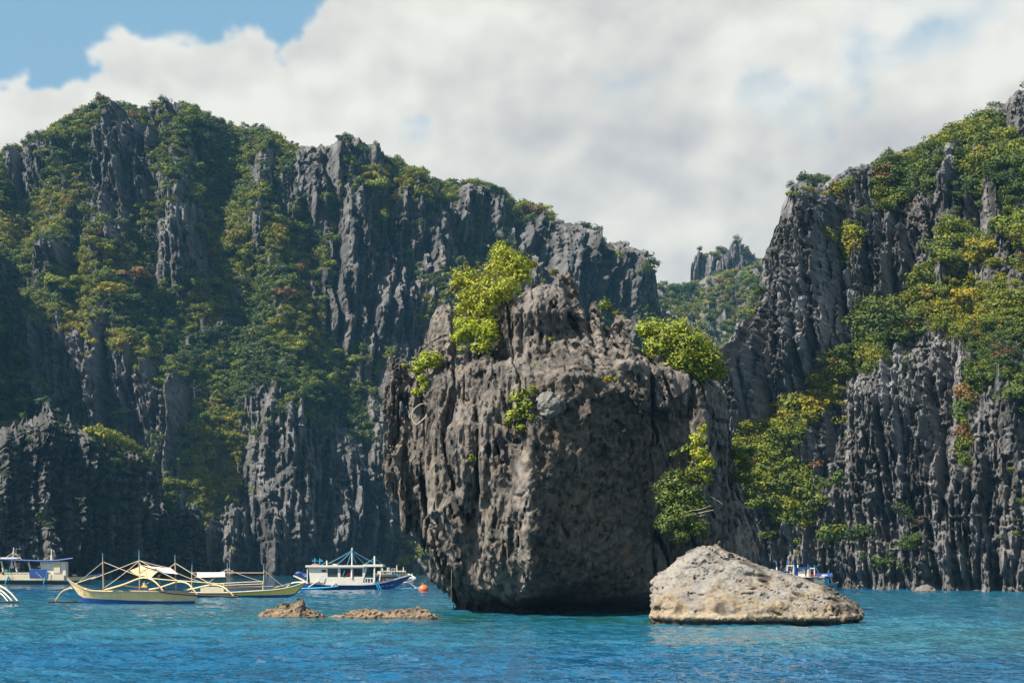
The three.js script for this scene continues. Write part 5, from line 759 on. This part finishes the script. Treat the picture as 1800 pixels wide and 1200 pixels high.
{ // ---- white passenger boat, cut by the left edge of the picture
  const b = berth('passenger_boat', 60, 200, 'long white passenger boat with blue roof edge, cut off by the left picture edge'), { pole, ropes, slab, o, L } = b;
  hull(b, [[-70, 1008, 1019, 1027, 1.0, 0.9], [0, 1009, 1019, 1028, 1.3, 1.1], [60, 1010.5, 1020, 1028, 1.3, 1.1], [110, 1013, 1021, 1028, 1.2, 1.0], [125, 1014.5, 1021, 1028, 1.0, 0.8], [145, 1013.6, 1019, 1028, 0.7, 0.5], [160, 1012, 1016, 1022, 0.45, 0.3], [172, 1010.8, 1013, 1015.5, 0.22, 0.12], [180, 1009.6, 1010.6, 1011.6, 0.05, 0.03]], C.cream, C.greyGreen, C.inside, null);
  slab('end_wall', C.white, 71, 987, 115, 1012, 1.1, 1.2); slab('end_wall', C.white, 71, 987, 115, 1012, -1.2, -1.1); slab('cabin_end', C.white, 113.4, 987, 115, 1016, -1.1, 1.1); slab('locker', C.cream, 94, 986.4, 105, 1007.4, 1.18, 1.36); slab('bulwark', C.cream, -70, 1009.4, 112, 1019.6, 1.24, 1.33); slab('cabin_floor', C.inside, -70, 1013, 110, 1014.5, -1.1, 1.1);
  slab('blue_panel', C.royal, 51, 1000.4, 82.6, 1015.2, 1.34, 1.4);
  put('roof_edge', mergeGeometries([1.55, -1.55].map((z) => curveTube([[-70, 979.5, z], [0, 982.8, z], [40, 984.6, z], [75, 985.6, z], [100, 984.6, z], [127.5, 981, z]].map((p) => L(...p)), 0.13, 0.12, 24, 6))), C.royal, o);
  { const A = [[-70, 980, 1.55], [0, 983, 1.55], [40, 984.6, 1.55], [75, 985.4, 1.55], [100, 984.4, 1.55], [127.5, 981, 1.55]]; put('roof', strip(A.map((p) => L(...p)), A.map(([x, y]) => L(x, y, -1.55))), C.white, o); }
  for (const [x0, x1] of [[-40, -36], [1, 5.5], [24.5, 29.5], [49, 53.4], [70, 74]]) for (const z of [1.15, -1.15]) pole('window_post', C.white, [[x0, 985, z], [x1, 1005, z]], 0.12, 0.14);
  slab('seat_back', C.cream, -60, 1004, -4, 1009.5, 0.3, 0.5); slab('seat_back', C.cream, 14, 1005, 50, 1009, -0.4, -0.2);
  slab('green_crate', C.green, 7.5, 1000.4, 13, 1008, 0.9, 1.2); put('red_ball', new THREE.SphereGeometry(0.2, 12, 8).translate(...L(4, 1006.6, 1.25).toArray()), C.red, o);
  const rl = slab('railing', C.white, 0, 1006.6, 51, 1007.8, 1.24, 1.3); for (const x of [1, 7, 15, 21, 28, 34, 41, 49]) slab('baluster', C.white, x - 0.6, 1007.4, x + 0.6, 1010, 1.24, 1.29, rl);
  pole('mast', C.white, [[21.6, 983, 0.6], [23.4, 962, 0.6]], 0.09, 0.06); pole('mast', C.white, [[89, 985, 0.6], [90.2, 964.6, 0.6]], 0.09, 0.06);
  ropes('stay', C.blueRope, [[[23, 970, 0.6], [16, 1000, 1.4], [14, 1014, 1.6]], [[86, 988, 1.5], [80, 1015, 1.6]]], 0.03); ropes('rope', C.rope, [[[23, 970.5, 0.6], [10, 979, 0.4]], [[23.2, 970.5, 0.6], [33, 979, 0.8], [73, 1015.6, 1.6]]], 0.028);
  pole('mooring_post', C.azure, [[14, 1013, 1.45], [8.6, 1025, 1.6]], 0.11, 0.1); pole('mooring_post', C.azure, [[79, 1015, 1.45], [76, 1025.5, 1.6]], 0.11, 0.1);
  slab('roof_box', C.white, 3, 979.6, 33, 981.6, -0.5, 0.9);
  slab('winch', C.red, 128, 1011, 135, 1017.5, -0.3, 0.3, o, 0.1); slab('hatch', C.cream, 127.6, 1009.6, 133, 1012, -0.25, 0.25); slab('bow_plank', C.bamboo, 125, 1013.6, 146, 1015, 0.2, 0.5); pole('bow_rail', C.royal, [[146, 1013, 0.6], [162, 1011.4, 0.4], [180, 1008.8, 0.05]], 0.07, 0.06); put('bow_rail_end', new THREE.SphereGeometry(0.09, 8, 6).translate(...L(180, 1008.8, 0.05).toArray()), C.royal, o);
}
{ // ---- outrigger of a boat outside the picture
  const b = berth('outrigger_boat', -60, 106, 'curved white outrigger arms of a boat beyond the left edge of the picture'), { pole, o } = b;
  hull(b, [[-190, 1036, 1050, 1062, 0.5, 0.3], [-120, 1038, 1051, 1063, 0.6, 0.4], [-70, 1036, 1050, 1062, 0.4, 0.25], [-45, 1024, 1028, 1030, 0.05, 0.03]], C.white, C.navy, C.wood, C.cream);
  pole('outrigger_arm', C.cream, [[-70, 1036, 0.3], [-20, 1027, 1], [0, 1030, 1.6], [16, 1040.5, 2.1], [30, 1056, 2.4]], 0.075, 0.05); pole('outrigger_arm', C.cream, [[-75, 1038, 0.3], [-24, 1032, 1], [0, 1037.5, 1.7], [11, 1046, 2.1], [20, 1055.5, 2.4]], 0.075, 0.05); pole('brace', C.cream, [[-10, 1036, 1.4], [4, 1046, 2], [13, 1057, 2.35]], 0.045, 0.04);
  pole('outrigger_float', C.tarred, [[-160, 1058.5, 2.4], [-40, 1058, 2.4], [31, 1057.4, 2.4]], 0.08, 0.06);
}
{ // ---- small far boat under the cliff
  const b = berth('tour_boat', 698, 278, 'small distant cream tour boat with bare upper railings under the shaded cliff'), { pole, slab, o } = b;
  hull(b, [[656, 1008, 1012, 1017, 1.0, 0.8], [675, 1009, 1013, 1018, 1.4, 1.1], [700, 1009, 1013, 1018, 1.2, 0.9], [714, 1008, 1011.5, 1015, 0.7, 0.4], [726, 1007, 1008.5, 1010, 0.1, 0.06]], C.cream, C.wood, C.cream, null);
  slab('cabin', C.white, 664, 1003.6, 690, 1010, -1, 1); slab('upper_deck', C.cream, 668, 1003, 713, 1004.2, -1.2, 1.2); slab('wheelhouse', C.white, 680.6, 997.4, 684.6, 1003.4, -0.8, 0.8); slab('stern_post', C.white, 670, 998, 672.5, 1004, -0.6, 0.6); slab('window', C.pane, 674.6, 1005.4, 678, 1008, 0.98, 1.04); slab('window', C.pane, 681.6, 999.4, 684, 1001.6, 0.78, 0.84);
  for (const x of [688, 693, 698, 703, 708, 713]) slab('railing_post', C.white, x - 0.3, 999.5 + (x > 697 ? 5 : 0), x + 0.3, 1010, 1.1, 1.2); slab('railing', C.white, 687.6, 999, 697, 999.7, 1.1, 1.2); slab('railing', C.white, 697, 1004.3, 713.4, 1005, 1.1, 1.2);
  pole('mast', C.white, [[697.5, 1006, 0], [697.5, 992.6, 0]], 0.1, 0.07); pole('mast', C.white, [[709, 1006, 0], [709, 996.4, 0]], 0.1, 0.07); slab('blue_cover', C.royal, 691, 1009, 696, 1012, 0.9, 1.25); slab('supplies', C.green, 687.6, 1007.2, 690.4, 1010, 0.9, 1.1);
  pole('outrigger_arm', C.white, [[716, 1009, 0.6], [722, 1010.5, 2], [729, 1015.4, 3]], 0.12, 0.1); pole('outrigger_float', C.white, [[700, 1015.6, 3], [731, 1015.4, 3]], 0.12, 0.1);
}
{ // ---- blue and white tour boat behind the boulder
  const b = berth('tour_boat', 1420, 158, 'blue and white tour boat with white gate frames, half hidden behind the pale boulder'), { pole, slab, ropes, o, L } = b;
  hull(b, [[1362, 1014, 1022, 1036, 0.8, 0.7], [1390, 1020, 1026, 1037, 1.2, 1.0], [1440, 1024, 1030, 1037, 1.2, 1.0], [1456, 1025.5, 1029, 1036, 0.8, 0.5], [1466, 1024.5, 1027.6, 1032.6, 0.4, 0.2], [1474, 1022.6, 1024, 1025.6, 0.06, 0.04]], C.white, C.azure, C.inside, null);
  slab('lower_cabin', C.white, 1428, 1015.4, 1446, 1025, -1, 1); slab('cabin_front', C.azure, 1446, 1015.4, 1454.5, 1027, -0.95, 0.95); slab('window', C.pane, 1438, 1017, 1440.4, 1019.4, 0.98, 1.03); slab('window', C.pane, 1442, 1017, 1444.4, 1019.4, 0.98, 1.03); slab('window', C.white, 1448, 1018, 1450.5, 1022.5, 0.93, 0.98);
  slab('upper_deck', C.white, 1392, 1013, 1446, 1014.6, -1.3, 1.3); slab('side_band', C.royal, 1371, 1003.4, 1390, 1006.4, 1.0, 1.1);
  slab('red_band', C.red, 1396, 1012.4, 1408, 1015.4, 1.31, 1.38); slab('red_band', C.red, 1424, 1010.2, 1439, 1012.6, 1.31, 1.38);
  const wh = slab('wheelhouse', C.white, 1401, 999, 1413, 1012.6, -0.9, 0.9); for (const x of [1402.6, 1405.6, 1408.8]) slab('window', C.pane, x, 1000.6, x + 1.9, 1004, 0.88, 0.93, wh); slab('cabin_end', C.royal, 1396.6, 999, 1400.8, 1012.6, -0.9, 0.9); slab('wheelhouse', C.white, 1415.6, 999.6, 1423, 1012.6, -0.9, 0.9); slab('door', C.pane, 1412.8, 1001, 1415.8, 1012.6, -0.8, 0.7);
  slab('roof', C.royal, 1396, 996.8, 1421, 999.4, -1.1, 1.1);
  for (const [x0, x1, y0, y1] of [[1383.4, 1396.4, 993.2, 1013.4], [1420, 1433, 997.8, 1012.4]]) { const f = slab('gate_frame', C.white, x0, y0, x1, y0 + 2, 0.9, 1.1); slab('gate_post', C.white, x0, y0 + 1, x0 + 1.8, y1, 0.92, 1.08, f); slab('gate_post', C.white, x1 - 1.8, y0 + 1, x1, y1, 0.92, 1.08, f); }
  for (const [x, y0, y1] of [[1366, 985.6, 997], [1384.4, 984.8, 993.4], [1396, 985.4, 993.4], [1421, 990.8, 998], [1432.4, 991.6, 998]]) pole('blue_mast', C.royal, [[x, y1, 1], [x, y0, 1]], 0.09, 0.06); pole('white_mast', C.white, [[1366.2, 1012, 1], [1366, 997, 1]], 0.09, 0.09); pole('aerial', C.grey, [[1403, 997, 0], [1403, 976, 0]], 0.03, 0.02); pole('flag_post', C.white, [[1403.2, 997, 0.3], [1403.2, 992.5, 0.3]], 0.08, 0.08);
  slab('railing', C.white, 1388.6, 1003, 1390.4, 1012.6, 1, 1.1); slab('railing', C.white, 1394, 1003, 1395.6, 1012.6, 1, 1.1); slab('railing', C.white, 1390, 1006, 1394.4, 1007.6, 1, 1.08); slab('railing', C.white, 1370.8, 1002.6, 1372, 1010, 1, 1.1);
  put('bow_awning', cloth(b, [1434, 1007, -1.1], [1464, 1006.4, -0.9], [1436, 1012.4, 1.1], [1462.6, 1012.6, 0.9], 0.12), C.royal, o); slab('awning_edge', C.cloth, 1445, 1009.6, 1455, 1012.4, 1.06, 1.12); pole('awning_post', C.cream, [[1459.8, 1012.4, 0.8], [1463, 1024.5, 0.4]], 0.09, 0.08);
  ropes('rope', C.blueRope, [[[1421, 992, 1], [1434, 1008, 1]], [[1433, 993, 1], [1440, 1008, 1]], [[1396, 987, 1], [1399, 998, 0.8]]], 0.03);
}
{ // ---- mooring buoy
  const p = at(744.5, 1037.5, 150); const o = thing('buoy', p.x, 0, p.z); tag(o, 'round orange mooring buoy floating beside the left foot of the islet', 'buoy');
  const g = new THREE.SphereGeometry(0.54, 28, 18); g.scale(1, 0.92, 1); g.translate(0, 0.13, 0); put('float', g, C.orange, o);
  put('band', new THREE.TorusGeometry(0.535, 0.02, 6, 32).rotateX(PI / 2).translate(0, 0.13, 0), coat(0.5, 0.08, 0.02), o); put('mooring_ring', new THREE.TorusGeometry(0.09, 0.022, 6, 14).translate(-0.1, 0.71, 0), C.grey, o);
}
scene.traverse((o) => { if (o.isMesh) o.castShadow = o.receiveShadow = true; });
renderer.render(scene, camera);
